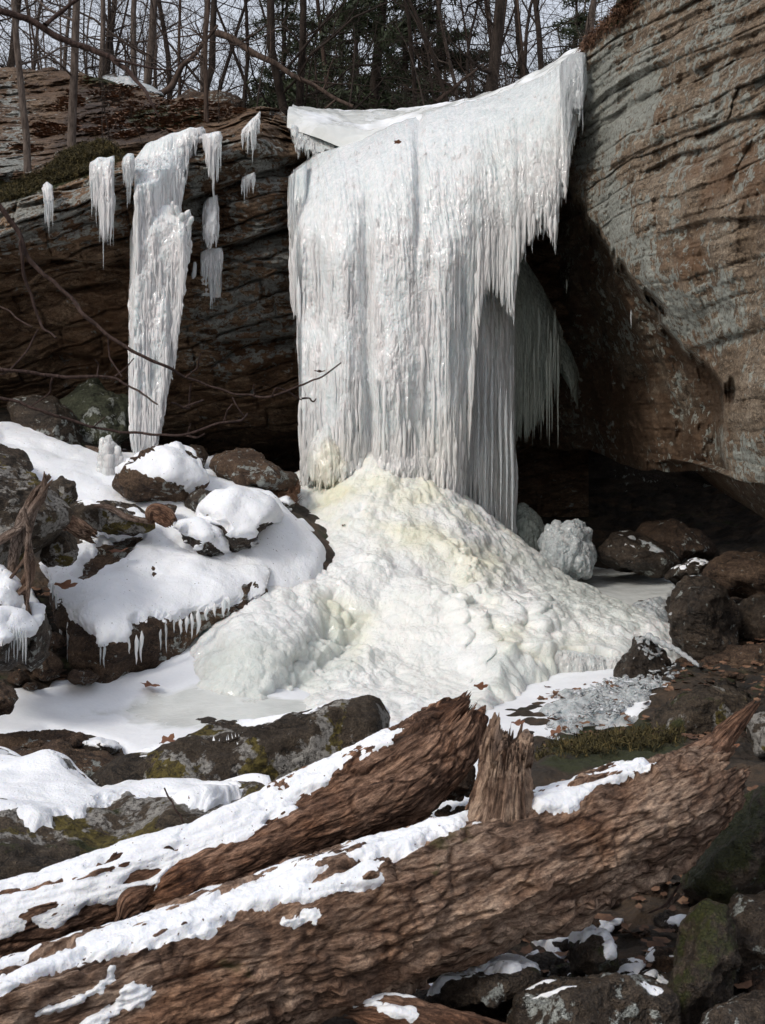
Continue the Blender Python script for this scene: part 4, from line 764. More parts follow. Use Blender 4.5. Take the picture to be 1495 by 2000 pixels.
sb = boulder([(-60, 1205), (0, 1200), (40, 1205), (58, 1235), (55, 1280), (20, 1310), (-60, 1300)], 9.5, .45, 'snow topped boulder at the left edge with icicles down its front', 'dark_rock', 18, auto=.15, th=.06)
for k_ in range(9): icicle(6+k_*5.6, 1222+abs(k_-4)*2, 9.15, 45+30*math.sin(k_*2.1)**2, 7, sb, M['clear_ice'])
boulder([(38, 1240), (60, 1190), (85, 1195), (97, 1240), (85, 1290), (60, 1310), (42, 1290)], 9.9, .35, 'dark rounded rock with snow on one shoulder beside the icicle boulder', 'dark_rock', 19, auto=.55, th=.04, bias=(.2, 0, 0))
boulder([(-50, 1345), (0, 1333), (25, 1342), (34, 1365), (22, 1392), (-40, 1400)], 8.7, .3, 'bare dark boulder standing in the snow at the left edge', 'brown_rock', 20)
for i_, (x, y, a_, b_, lb) in enumerate([(85, 1300, 40, 30, 'small orange brown stone under the left snowy rocks'), (160, 1322, 34, 14, 'flat brown stone at the foot of the big slab'), (35, 1325, 22, 14, 'little stone on the snow near the left edge'), (105, 1255, 26, 20, 'dark stone behind the hanging slab icicles'), (330, 995, 18, 10, 'pebble by the stump wood'), (60, 1340, 16, 8, 'tiny brown stone on the pool edge snow')]):
    boulder([(x+a_*math.cos(t)*(.9+.15*math.sin(3*t+i_)), y+b_*math.sin(t)) for t in np.linspace(0, 6.28, 10)[:-1]], float(interp(y, [(995, 12.6), (1255, 10.9), (1340, 10.3)])), .2, lb, 'brown_rock', 30+i_, cat='stone', level=4)
# in front of the pool
boulder([(185, 1530), (215, 1508), (290, 1480), (340, 1455), (420, 1435), (500, 1410), (580, 1385), (660, 1370), (735, 1372), (765, 1400), (780, 1430), (740, 1480), (620, 1555), (480, 1560), (330, 1545), (230, 1545)], 7.9, .5, 'long dark boulder with pale and mustard lichen patches in front of the pool', 'lichen_rock', 40, level=7, bias=(.05, .0, .25), rough=.7, facets=4,
        snow=[[(210, 1512), (240, 1492), (285, 1475), (290, 1480), (240, 1505)], [(460, 1408), (500, 1396), (650, 1360), (740, 1362), (735, 1374), (660, 1372), (580, 1390), (500, 1410)]], th=.02)
boulder([(-60, 1440), (0, 1437), (80, 1440), (165, 1437), (178, 1455), (150, 1475), (0, 1478), (-60, 1475)], 9.0, .4, 'low brown ledge rock under the pool edge snow', 'brown_rock', 41, level=6)
boulder([(-60, 1470), (40, 1462), (140, 1468), (230, 1480), (275, 1500), (260, 1540), (150, 1550), (0, 1530), (-60, 1520)], 8.4, .5, 'broad brown rock between the pool edge and the snowy foreground boulder', 'brown_rock', 42, level=6)
icy_e = boulder([(160, 1455), (190, 1448), (225, 1455), (235, 1468), (195, 1478), (165, 1475)], 9.0, .2, 'iced ledge stone with a short row of icicles at the pool edge', 'dark_rock', 43, auto=.3, th=.02, cat='stone')
for k_ in range(9): icicle(170+k_*6.4, 1447+k_*1.6, 8.9, 22-k_*1.2, 4, icy_e)
boulder([(-200, 1560), (-100, 1490), (0, 1488), (90, 1492), (160, 1530), (200, 1545), (250, 1532), (340, 1535), (430, 1540), (515, 1552), (520, 1570), (450, 1620), (330, 1680), (200, 1740), (0, 1780), (-200, 1800)],
        [(-200, 1560, 7.2), (0, 1490, 7.8), (160, 1530, 7.3), (340, 1535, 7.4), (515, 1552, 7.2), (100, 1620, 6.4), (330, 1610, 6.6), (0, 1640, 6.2), (0, 1780, 6.0), (200, 1740, 6.1), (450, 1620, 6.7)], .5,
        'wide foreground boulder under a thick blanket of snow with mustard lichen below', 'lichen_rock', 44, level=7, facets=0, rough=.7, bias=(.1, .3, 0),
        snow=[[(-200, 1480), (90, 1475), (170, 1520), (430, 1525), (510, 1550), (480, 1556), (430, 1565), (395, 1580), (365, 1588), (350, 1578), (220, 1574), (190, 1588), (160, 1608), (110, 1616), (65, 1630), (45, 1608), (15, 1600), (-200, 1605)]], th=.045)
# right side of the pool
boulder([(1170, 1080), (1195, 1048), (1225, 1038), (1260, 1050), (1310, 1080), (1330, 1105), (1290, 1120), (1200, 1112)], 15.6, .6, 'low rock glazed with dark ice inside the cave mouth', 'dark_rock', 50, auto=.7, th=.008, snowname='ice_glaze', bias=(0, 0, .5))
boulder([(1235, 1055), (1255, 1020), (1310, 1015), (1370, 1040), (1395, 1080), (1330, 1100), (1270, 1085)], 16.6, .6, 'dark brown boulder deep in the cave behind the glazed rock', 'brown_rock', 51, bias=(0, 0, .7))
boulder([(1298, 1130), (1320, 1108), (1360, 1092), (1388, 1100), (1382, 1128), (1330, 1135)], 13.6, .3, 'flat slab stone with a frosted left edge in front of the cave', 'dark_rock', 52, auto=.7, th=.01, bias=(0, 0, .4), level=5)
boulder([(1370, 1120), (1400, 1085), (1450, 1078), (1560, 1090), (1570, 1150), (1500, 1175), (1410, 1165), (1375, 1145)], 13.3, .6, 'reddish brown boulder at the right edge under the overhang', 'brown_rock', 53, bias=(0, 0, .2))
boulder([(1425, 1190), (1470, 1165), (1570, 1160), (1580, 1250), (1480, 1260), (1435, 1235)], 12.4, .5, 'dark flat boulder at the right edge below the reddish one', 'dark_rock', 54, bias=(0, 0, .2))
db = boulder([(1305, 1200), (1312, 1150), (1340, 1122), (1380, 1125), (1420, 1155), (1442, 1210), (1430, 1280), (1400, 1312), (1350, 1305), (1318, 1270)], 11.9, .6, 'large dark rounded boulder at the right of the pool, ice flecked on its left flank', 'dark_rock', 55, bias=(.1, .0, .1), level=6, snow=[[(1295, 1130), (1330, 1118), (1322, 1160), (1312, 1210), (1300, 1240)]], bare=[[(1318, 1170), (1330, 1150), (1330, 1190), (1318, 1200)]], th=.015, snowname='ice_glaze')
boulder([(1205, 1320), (1215, 1280), (1240, 1245), (1275, 1250), (1300, 1275), (1312, 1320), (1280, 1345), (1230, 1340)], 11.3, .4, 'black rock crusted with clear ice at the right end of the ice shelf', 'dark_rock', 56, bias=(0, 0, .5), level=6, auto=.6, th=.012, snowname='ice_glaze')
boulder([(1275, 1440), (1290, 1395), (1340, 1355), (1420, 1350), (1470, 1375), (1465, 1420), (1400, 1450), (1320, 1450)], 8.9, .4, 'flat lichen marked rock behind the tip of the front log', 'lichen_rock', 57, bias=(-.1, .35, 0), level=6)
boulder([(1455, 1440), (1462, 1405), (1500, 1395), (1560, 1400), (1570, 1470), (1480, 1475)], 7.6, .3, 'pale rock at the right edge above the log end', 'lichen_rock', 58, bias=(.5, 0, 0))
boulder([(1370, 1300), (1430, 1272), (1560, 1260), (1580, 1330), (1450, 1345), (1385, 1335)], 11.2, .5, 'brown earthy ledge on the right bank', 'brown_rock', 59, bias=(0, .1, 0), cat='rock')
boulder([(800, 1530), (830, 1490), (880, 1470), (925, 1500), (920, 1545), (860, 1560), (815, 1555)], 6.9, .3, 'brown mossy stone between the two logs', 'brown_rock', 60, bias=(0, .4, 0), auto=.88, th=.02)
# bottom right rubble
boulder([(1330, 1740), (1350, 1650), (1400, 1590), (1470, 1555), (1600, 1520), (1650, 1700), (1560, 1790), (1420, 1780)], 5.5, .5, 'big mossy boulder at the right edge behind the log', 'dark_rock', 70, bias=(.1, .62, 0), level=6)
boulder([(1310, 1960), (1330, 1840), (1350, 1780), (1380, 1755), (1420, 1775), (1435, 1850), (1430, 1950), (1390, 2010), (1330, 2010)], 4.55, .25, 'upright mossy stone at bottom right', 'dark_rock', 71, bias=(0, .55, 0), level=6)
boulder([(1410, 1820), (1440, 1760), (1520, 1740), (1620, 1760), (1640, 1920), (1500, 1950), (1430, 1900)], 4.9, .3, 'grey boulder at the right edge beside the upright mossy stone', 'dark_rock', 72, bias=(.2, .2, 0), level=6)
boulder([(1350, 2060), (1380, 1985), (1450, 1945), (1560, 1930), (1620, 2050), (1450, 2120)], 4.05, .25, 'dark smooth boulder in the bottom right corner', 'dark_rock', 73, bias=(.25, 0, 0), level=6)
boulder([(985, 2010), (1020, 1950), (1090, 1920), (1180, 1910), (1260, 1925), (1312, 1965), (1320, 2030), (1150, 2080), (1010, 2060)], 4.2, .25, 'round topped lichen boulder at the bottom edge', 'dark_rock', 74, bias=(.42, .15, 0), level=6, snow=[[(985, 1990), (1000, 1945), (1050, 1905), (1080, 1900), (1085, 1912), (1050, 1925), (1015, 1955)], [(1170, 1900), (1290, 1915), (1320, 1950), (1290, 1940), (1180, 1912)]], th=.006)
boulder([(1108, 1870), (1112, 1835), (1140, 1818), (1180, 1822), (1205, 1850), (1202, 1890), (1160, 1905), (1120, 1900)], 4.75, .15, 'small domed mossy rock wearing a cap of snow', 'dark_rock', 75, bias=(0, .5, 0), level=5, snow=[[(1090, 1850), (1110, 1815), (1190, 1805), (1215, 1850), (1205, 1875), (1175, 1870), (1165, 1840), (1130, 1840)]], th=.008)
boulder([(830, 1960), (860, 1915), (930, 1890), (1010, 1885), (1060, 1900), (1040, 1940), (960, 1975), (870, 1985)], 4.5, .25, 'dark rock in the rubble with a snow streaked top, under the front log', 'dark_rock', 76, bias=(0, .25, 0), level=5, snow=[[(780, 1960), (850, 1900), (960, 1875), (1062, 1868), (1058, 1892), (980, 1900), (880, 1925), (830, 1950)]], th=.025)
def stone_label(x, y, s):
    sz = 'small' if s < .065 else 'fist sized' if s < .095 else 'larger'
    if y < 1440: pl = 'on the bank by the reddish boulder' if y < 1260 else 'on the bank right of the dark rounded boulder'
    elif y < 1740: pl = 'on the slope behind the front log tip' if y < 1560 else 'beside the big mossy boulder'
    elif y < 1850: pl = 'just below the front log in the rubble'
    else: pl = 'around the snow capped mossy rock' if x < 1200 else 'around the upright mossy stone' if x < 1400 else 'in the bottom right corner rubble'
    return sz+' dark stone '+pl
rr_ = random.Random(12); gi = 'dark stones in the rubble under the front log'
for k_ in range(190):
    if k_ < 110: x = rr_.uniform(820, 1560); y = rr_.uniform(1740, 2010); 
    elif k_ < 150: x = rr_.uniform(1200, 1560); y = rr_.uniform(1440, 1740)
    else: x = rr_.uniform(1330, 1560); y = rr_.uniform(1130, 1420)
    if y < 1900 and x < 1000 and k_ < 110: continue
    Yk = float(interp(y, [(1130, 13.8), (1300, 11.3), (1450, 8.7), (1600, 7), (1750, 5.9), (1900, 5.0), (2010, 4.6)])); g0 = groundz((x-HX)/F*Yk, Yk)
    a_ = rr_.uniform(.04, .13)*F/Yk; b_ = a_*rr_.uniform(.35, .75); py_ = HY-(float(g0)+.02-CZ)/Yk*F
    boulder([(x+a_*math.cos(t)*(.85+.2*math.sin(2*t+k_)), py_+b_*math.sin(t)*(.9+.2*math.sin(3*t+k_))) for t in np.linspace(0, 6.28, 9)[:-1]], Yk, a_*Yk/F*.8, stone_label(x, y, a_*Yk/F), rr_.choice(['dark_rock', 'dark_rock', 'brown_rock']), 100+k_, name='stone', cat='stone', level=4, group='like stones: '+stone_label(x, y, a_*Yk/F)[:60],
            bias=(rr_.uniform(-.2, .2), rr_.uniform(-.3, .5), .1), **(dict(auto=.35, th=.008) if k_ < 110 and y > 1790 and 960 < x < 1330 and rr_.random() < .6 else {}))
for k_ in range(34):
    x = rr_.uniform(805, 1000); y = rr_.uniform(1548, 1620); Yk = 6.9; g0 = float(groundz((x-HX)/F*Yk, Yk)); a_ = rr_.uniform(6, 20); b_ = a_*.6
    boulder([(x+a_*math.cos(t), y+b_*math.sin(t)*(.9+.2*math.sin(3*t+k_))) for t in np.linspace(0, 6.28, 9)[:-1]], Yk+(1600-y)*.008, .04, 'small brown pebble lying in the gap between the two logs', 'brown_rock', 400+k_, name='pebble', cat='pebble', level=3, group='pebbles in the gap between the logs')

# ---------------------------------------------------------------- logs
def log(name, pts, label, mat, seed=0, nth=220, step=.009, snow=None, bare=None, th=.03, endcut=(0, .22), amp=1.0, moss=None, group=None, cat='log', parent=None, tagit=True, stretch=1.0):
    """pts: (px, py, half width px, distance); endcut: how ragged each end is (m)"""
    a = np.array(pts, float); c = PV(a[:, 0], a[:, 1], a[:, 3]); Rr = a[:, 2]*a[:, 3]/F
    L = np.concatenate([[0], np.cumsum(np.linalg.norm(np.diff(c, axis=0), axis=1))]); n = max(24, int(L[-1]/step)); s = np.linspace(0, L[-1], n)
    def cub(y):
        m = np.gradient(y, L); i = np.clip(np.searchsorted(L, s)-1, 0, len(L)-2); h = L[i+1]-L[i]; t = (s-L[i])/h
        return (2*t**3-3*t**2+1)*y[i]+(t**3-2*t**2+t)*h*m[i]+(-2*t**3+3*t**2)*y[i+1]+(t**3-t**2)*h*m[i+1]
    C = np.stack([cub(c[:, k]) for k in range(3)], -1); Rs = np.clip(cub(Rr), .002, None)
    t = np.gradient(C, axis=0); t /= np.linalg.norm(t, axis=1)[:, None]
    ref = np.array([0, -1, 0.]); u = np.cross(ref, t); u /= np.linalg.norm(u, axis=1)[:, None]; u *= np.where(u[:, 2:3].mean() >= 0, 1, -1); w_ = np.cross(t, u)
    ph = np.linspace(0, 2*math.pi, nth, endpoint=False); S_, PH = np.meshgrid(s, ph, indexing='ij')
    R0 = Rs[:, None]+0*PH; Rm = float(Rs.max())
    cr = np.stack([S_, Rm*np.cos(PH), Rm*np.sin(PH)], -1)
    # ragged ends
    e0 = endcut[0]*(.5+.5*gn(np.stack([PH*0, 3*np.cos(PH)+seed, 3*np.sin(PH)], -1))+.35*gn(np.stack([PH*0+9, 9*np.cos(PH)+seed, 9*np.sin(PH)], -1))) if endcut[0] else 0*PH
    e1 = endcut[1]*(.5+.5*gn(np.stack([PH*0, 3*np.cos(PH)+seed+7, 3*np.sin(PH)], -1))+.5*gn(np.stack([PH*0+9, 9*np.cos(PH)+seed, 9*np.sin(PH)], -1))+.3*gn(np.stack([PH*0+9, 22*np.cos(PH)+seed, 22*np.sin(PH)], -1)))
    Sx = np.clip(S_, np.clip(e0, 0, L[-1]*.4), L[-1]-np.clip(e1, 0, L[-1]*.4))
    q = cr*[1.9*stretch, 6.5, 6.5]+seed*5.1; wv = fbm(cr*[2.5, 3, 3], 3, 1, off=seed)*.25; q = q+wv[..., None]
    d = fbm(cr*[1.0, 3.5, 3.5], 3, 1.2, off=seed)*.13*Rm
    d += -np.clip(ridge(q, 3, 1)-.9, 0, 1)*.10*Rm+.14*Rm*np.exp(-(gn(cr*[.5, 3, 3]+seed+200)/.03)**2)*ss(gn(cr*[1.2, 2, 2]+seed+210), -.1, .1)-.13*Rm*np.clip(1-np.abs(gn(cr*[1.3, 5, 5]+seed+50))*1.3, 0, 1)**14-.09*Rm*np.clip(1-np.abs(gn(cr*[2.4, 15, 15]+seed+60))*1.3, 0, 1)**8*ss(gn(cr*[2, 4, 4]+seed+220), -.3, .3)-.06*Rm*np.clip(1-np.abs(gn(cr*[13, 5, 5]+seed+80)), 0, 1)**18*ss(gn(cr*3+9), 0, .3)+np.abs(fbm(q*[1, 3.2, 3.2], 3, .9))*.06*Rm
    f1, f2 = worley(cr*[2.6, 9, 9]+wv[..., None]*1.6+seed); d += (np.minimum(f2-f1, .25)-.25)*.10*Rm
    st = gn(cr*[1.8, 4, 4]+seed+30)+.15*gn(cr*[14, 25, 25]); d += (ss(st, .0, .06)-.5)*.12*Rm; st = gn(cr*[3, 7, 7]+seed+130)+.15*gn(cr*[18, 30, 30]); d += (ss(st, .0, .05)-.5)*.06*Rm                      # lost plates of wood
    d += fbm(cr*[16, 45, 45], 3, 1)*.035*Rm+fbm(cr*[24, 30, 30], 3)*.03*Rm+np.abs(fbm(cr*[14, 90, 90], 2, 1))*.03*Rm
    rad = R0*(1+.0*PH)+d*amp*np.minimum(1, R0/Rm+.15)
    Cx = np.stack([np.interp(Sx, s, C[:, k]) for k in range(3)], -1)
    v = Cx+rad[..., None]*(np.cos(PH)[..., None]*u[:, None]+np.sin(PH)[..., None]*w_[:, None])
    sm = Cx+(R0+fbm(cr*[1., 3.5, 3.5], 3, 1.2, off=seed)*.13*Rm*amp)[..., None]*(np.cos(PH)[..., None]*u[:, None]+np.sin(PH)[..., None]*w_[:, None])
    caps = []
    for end, row in ((0, v[0]), (1, v[-1])):
        cc = row.mean(0); sgn = -1 if end == 0 else 1; tt_ = t[0] if end == 0 else t[-1]; rg = []
        for k in range(1, 15):
            z = 1-k/14; b = cc+(row-cc)*z; b = b-sgn*tt_*(.10*Rm*(1-z)+gn(b*30)*.05+np.abs(gn(b*[55, 55, 55]))*.05-.02)[:, None] if k < 14 else np.repeat((cc-sgn*tt_*.05)[None], nth, 0)
            rg.append(b)
        caps.append(rg)
    allv = np.concatenate([np.stack(caps[0][::-1]), v, np.stack(caps[1])]); g = np.concatenate([np.repeat(cr[:1], 14, 0), cr, np.repeat(cr[-1:], 14, 0)])
    vv = allv.reshape(-1, 3); f = gridf(allv.shape[0], nth, True); nn = vnorm(vv, f)
    if ((vv-np.repeat(np.concatenate([np.repeat(C[:1], 14, 0), C, np.repeat(C[-1:], 14, 0)]), nth, 0))*nn).sum() < 0: f = f[:, ::-1]
    x, y = proj(vv); at = {'grain': g.reshape(-1, 3)}
    if moss: at['moss'] = ss(polys_sd(x, y, moss)+fbm(vv, 3, 8)*14, -14, 14)*.55
    if parent is not None: return mk(name, vv, f, M[mat], parent, attrs=at)
    base = C[0].copy(); base[2] -= Rs[0]
    if not snow: return tag(mk(name, vv, f, M[mat], None, tuple(base), at), label, cat, group)
    root = empty(name, base, label, cat, group); mk('wood', vv, f, M[mat], root, attrs=at)
    sm = sm.reshape(-1, 3); fs = gridf(n, nth, True); n2 = vnorm(sm, fs); 
    if ((sm-np.repeat(C, nth, 0))*n2).sum() < 0: fs = fs[:, ::-1]; n2 = -n2
    x, y = proj(sm); nz = fbm(cr.reshape(-1, 3), 4, 7, off=seed)
    dd = d.reshape(-1)/Rm
    m = ss(polys_sd(x, y, snow)+nz*13+dd*45+fbm(cr.reshape(-1, 3), 3, 40)*6+13, -5, 16)
    if bare: m *= 1-ss(polys_sd(x, y, bare)+nz*8, -5, 8)
    m *= ss(n2[:, 1], .45, .1); m = np.maximum(m, ss(n2[:, 1], .1, .35)*ss(n2[:, 2]+nz*.15, .5, .75)); m = m*ss(n2[:, 2], -.3, .05)*ss(cr.reshape(-1, 3)[:, 0], L[-1]-endcut[1]-.16, L[-1]-endcut[1]-.34)
    off = np.maximum(.0, v.reshape(-1, 3)[:, 2]-sm[:, 2])
    vb = v.reshape(-1, 3); sv = vb+(sm-vb)*(.6*m)[:, None]+n2*(m*th-.006*(1-m))[:, None]+n2*(fbm(cr.reshape(-1, 3), 3, 5)*.008*m)[:, None]
    kk = (m > .03)[fs].any(1); ff = fs[kk]; uu_ = np.unique(ff); mp_ = np.full(len(sv), -1); mp_[uu_] = np.arange(len(uu_))
    mk('snow_cover', sv[uu_], mp_[ff], M['snow'], root)
    return root
LB = log('fallen_log', [(-160, 1885, 92, 4.75), (0, 1818, 90, 4.9), (200, 1752, 84, 5.05), (400, 1690, 80, 5.25), (560, 1622, 82, 5.45), (700, 1556, 82, 5.6), (800, 1500, 80, 5.7), (860, 1455, 74, 5.78), (905, 1405, 56, 5.82), (935, 1362, 30, 5.85)],
    'rear fallen log, dark brown and split, with its jagged broken end raised', 'dark_wood', 3, endcut=(0, .20), amp=.85, th=.012,
    snow=[[(-200, 1780), (0, 1715), (100, 1685), (300, 1628), (480, 1565), (570, 1535), (690, 1470), (800, 1410), (802, 1418), (700, 1478), (590, 1545), (560, 1572), (572, 1585), (520, 1592), (505, 1625), (450, 1650), (430, 1668), (400, 1675), (395, 1695), (350, 1690), (300, 1722), (268, 1735), (215, 1760), (165, 1765), (130, 1782), (100, 1795), (60, 1798), (20, 1825), (-30, 1830), (-200, 1880)]],
    bare=[[(-10, 1735), (60, 1715), (125, 1708), (125, 1722), (60, 1740), (-10, 1752)], [(170, 1692), (215, 1672), (252, 1660), (225, 1682)], [(225, 1728), (270, 1698), (335, 1690), (300, 1712), (250, 1730)], [(45, 1777), (85, 1768), (85, 1778), (55, 1785)], [(320, 1660), (355, 1650), (350, 1660)]])
log('split_slab', [(285, 1760, 22, 5.0), (340, 1735, 44, 5.05), (450, 1690, 50, 5.15), (580, 1635, 48, 5.3), (700, 1585, 46, 5.45), (800, 1540, 44, 5.55), (860, 1500, 34, 5.6)], '', 'dark_wood', 14, endcut=(.05, .12), parent=LB)
LA = log('fallen_log', [(-200, 2090, 118, 3.6), (0, 2022, 120, 3.75), (250, 1945, 126, 3.95), (500, 1866, 138, 4.15), (700, 1802, 142, 4.32), (900, 1735, 138, 4.5), (1100, 1660, 124, 4.7), (1240, 1602, 112, 4.86), (1330, 1562, 98, 4.97), (1400, 1520, 70, 5.08), (1440, 1492, 44, 5.15)],
    'front fallen log, thick pale brown rotting trunk with an upright broken stub', 'rot_wood', 8, nth=300, step=.007, endcut=(0, .25), amp=.75, th=.012,
    moss=[[(830, 1600), (1000, 1560), (1010, 1620), (850, 1700)], [(1100, 1540), (1150, 1540), (1130, 1570)], [(400, 1880), (520, 1860), (500, 1920)], [(950, 1700), (1050, 1650), (1060, 1720)]],
    snow=[[(-200, 1990), (0, 1905), (150, 1850), (200, 1790), (240, 1772), (345, 1768), (430, 1750), (560, 1700), (700, 1635), (850, 1578), (925, 1545), (985, 1505), (992, 1535), (960, 1560), (900, 1590), (850, 1612), (800, 1648), (760, 1655), (690, 1672), (640, 1700), (565, 1748), (500, 1762), (450, 1780), (400, 1808), (350, 1820), (300, 1835), (235, 1862), (160, 1868), (170, 1855), (110, 1878), (0, 1928), (-200, 2010)],
        [(560, 1745), (620, 1705), (700, 1688), (745, 1690), (735, 1712), (680, 1722), (640, 1735), (600, 1752)], [(1042, 1520), (1065, 1532), (1140, 1530), (1200, 1505), (1295, 1472), (1300, 1480), (1180, 1528), (1128, 1552), (1118, 1572), (1085, 1588), (1052, 1580), (1044, 1555)],
        [(75, 1975), (150, 1950), (225, 1895), (200, 1928), (120, 1972)], [(150, 2010), (230, 1962), (262, 1930), (292, 1938), (280, 1958), (235, 1965), (175, 2010)], [(565, 1795), (600, 1782), (622, 1785), (600, 1798)]],
    bare=[[(600, 1720), (650, 1690), (700, 1672), (720, 1676), (660, 1705), (620, 1722)]])
log('broken_stub', [(968, 1650, 86, 4.66), (978, 1590, 72, 4.62), (985, 1540, 60, 4.60), (990, 1495, 53, 4.60), (995, 1450, 50, 4.60), (1003, 1405, 42, 4.60)], '', 'rot_wood', 5, nth=220, step=.005, endcut=(0, .22), parent=LA, stretch=1.4)
log('splinter', [(1300, 1545, 60, 4.95), (1350, 1495, 42, 5.02), (1400, 1452, 26, 5.1), (1440, 1410, 16, 5.17), (1482, 1368, 6, 5.25)], '', 'dark_wood', 6, nth=80, endcut=(0, .05), parent=LA)
log('splinter', [(240, 1795, 12, 4.75), (258, 1765, 26, 4.78), (285, 1745, 16, 4.8), (300, 1735, 6, 4.8)], '', 'dark_wood', 9, nth=60, endcut=(0, .03), parent=LA)
log('fallen_log', [(690, 1980, 10, 4.1), (740, 1985, 34, 4.1), (850, 2005, 40, 4.1), (950, 2030, 38, 4.1), (1060, 2065, 34, 4.1)], 'low soaked log end with snow along its top at the bottom edge', 'dark_wood', 11, nth=120, snow=[[(720, 1955), (780, 1970), (860, 1980), (950, 1995), (1060, 2020), (1060, 2040), (900, 1996), (800, 1985)]], th=.015)
log('driftwood', [(108, 1002, 10, 11.5), (130, 1020, 17, 11.5), (160, 1040, 18, 11.4), (192, 1055, 12, 11.3)], 'short decayed log chunk lying on the snow above the slab', 'rot_wood', 12, nth=70, step=.01, snow=[[(100, 990), (140, 1010), (195, 1045), (195, 1052), (130, 1018)]], th=.02)
log('driftwood', [(295, 1022, 8, 12.0), (300, 1000, 16, 12.0), (318, 1006, 20, 12.0), (338, 1022, 14, 12.0)], 'short dark stump of wood poking from the snow above the slab', 'dark_wood', 13, nth=60, step=.01, endcut=(.05, .05))
log('driftwood', [(182, 988, 4, 12.0), (210, 990, 6, 12.0), (245, 1008, 6, 12.0), (290, 1018, 5, 12.0)], 'slender curved branch lying across the flat lichen rock', 'grey_wood', 15, nth=40, step=.015, endcut=(.02, .02))
log('driftwood', [(170, 872, 3, 14.2), (200, 880, 5, 14.2), (235, 884, 3, 14.2)], 'small brown stick lying on the upper snowbank', 'grey_wood', 16, nth=30, step=.02, endcut=(.02, .02))
# tangle of dead roots at the left
root_ = empty('dead_roots', P(45, 1150, 9.9), 'tangle of weathered grey roots standing against the lichen boulder', 'roots')
for i_, p_ in enumerate(([(98, 928, 4), (70, 960, 8), (48, 1010, 11), (35, 1060, 12), (25, 1110, 9), (20, 1150, 4)], [(88, 925, 3), (85, 960, 7), (65, 1000, 9), (55, 1050, 8), (60, 1100, 7), (45, 1150, 6), (60, 1200, 3)], [(-30, 1080, 5), (10, 1050, 8), (40, 1030, 8), (70, 985, 5), (100, 940, 3)], [(20, 1130, 3), (60, 1085, 6), (55, 1140, 7), (30, 1165, 6), (28, 1220, 3)], [(50, 1000, 3), (58, 1040, 5), (52, 1090, 5), (56, 1150, 4), (52, 1210, 2)])):
    log('root', [(x, y, r_, 9.75-.05*i_) for x, y, r_ in p_], '', 'grey_wood', 20+i_, nth=40, step=.012, endcut=(.01, .02), parent=root_, amp=1.3)
log('fallen_branch', [(1300, 1775, 3, 5.0), (1330, 1745, 5, 5.0)], 'short pale broken stick in the dark rubble right of the log', 'grey_wood', 31, nth=24, step=.02, endcut=(.01, .01), cat='stick')
log('fallen_branch', [(1275, 1780, 2, 4.9), (1300, 1768, 2.5, 4.9), (1320, 1740, 2, 4.9)], 'thin bent twig lying in the rubble near the mossy boulder', 'twig', 32, nth=16, step=.02, endcut=(0, 0), cat='stick')

# ---------------------------------------------------------------- bare branches hanging in front
def branch(label, paths, Y):
    mb = MB()
    for p_ in paths:
        a = np.array(p_, float); t = np.arange(len(a)); tt_ = np.linspace(0, len(a)-1, len(a)*6)
        x = np.interp(tt_, t, a[:, 0]); y = np.interp(tt_, t, a[:, 1]); r_ = np.interp(tt_, t, a[:, 2])
        for _ in range(2): x[1:-1] = (x[:-2]+2*x[1:-1]+x[2:])/4; y[1:-1] = (y[:-2]+2*y[1:-1]+y[2:])/4
        yy = Y+.15*np.sin(tt_*.8+x[0]*.01)*(tt_/len(a)); pts = PV(x, y, yy); pts += np.stack([gn(pts*14)]*3, -1)*.006
        mb.tube(pts, np.clip(r_*1.1, .8, None)*.5*Y/F*(1+.15*gn(pts*60)), 8)
    c = np.concatenate(mb.v)
    return tag(mb.build('bare_branch', M['twig'], None, tuple(P(paths[0][0][0], paths[0][0][1], Y))), label, 'branch')
branch('thick bare branch crossing the top left corner', [[(-60, -5, 13), (0, 22, 13), (60, 36, 13), (115, 75, 12), (220, 112, 10), (262, 150, 8), (290, 190, 5), (310, 230, 3)], [(90, 48, 9), (110, 30, 8), (170, -15, 7), (200, -40, 6)], [(225, 115, 6), (330, 140, 3), (380, 100, 2)]], 4.2)
branch('long dark twig sweeping down from the left edge across the ice column', [[(-40, 370, 10), (0, 395, 9), (35, 455, 9), (60, 515, 8), (115, 560, 7), (165, 612, 7), (215, 660, 6), (270, 693, 6), (330, 716, 5.5), (362, 738, 4.5), (405, 752, 3.5), (470, 772, 3.5), (530, 776, 4), (590, 752, 3.5), (630, 736, 3), (664, 711, 2.5)], [(40, 470, 6), (48, 540, 6), (70, 610, 5), (82, 640, 4), (110, 660, 3)], [(62, 640, 3), (20, 610, 3), (-20, 590, 3)],
    [(362, 738, 3.5), (385, 720, 3), (392, 690, 2)], [(532, 775, 3), (540, 755, 2.5), (590, 780, 2.5)], [(590, 778, 3.5), (605, 778, 3), (612, 786, 3), (616, 780, 2)], [(495, 774, 3), (497, 750, 2)], [(210, 655, 3), (215, 700, 3), (240, 735, 2.5)]], 4.9)
branch('reddish forked twig running level from the left edge below the ledge', [[(-60, 712, 6), (0, 720, 6.5), (110, 735, 6), (225, 735, 5), (250, 752, 4), (280, 770, 3.5), (310, 788, 3)], [(-20, 735, 3), (15, 728, 3), (50, 690, 3.5), (72, 645, 3)], [(103, 737, 4), (98, 768, 3), (60, 795, 2.5)], [(190, 737, 3), (192, 715, 2.5), (185, 700, 2)], [(225, 735, 3), (245, 720, 2.5), (262, 700, 2)]], 4.6)
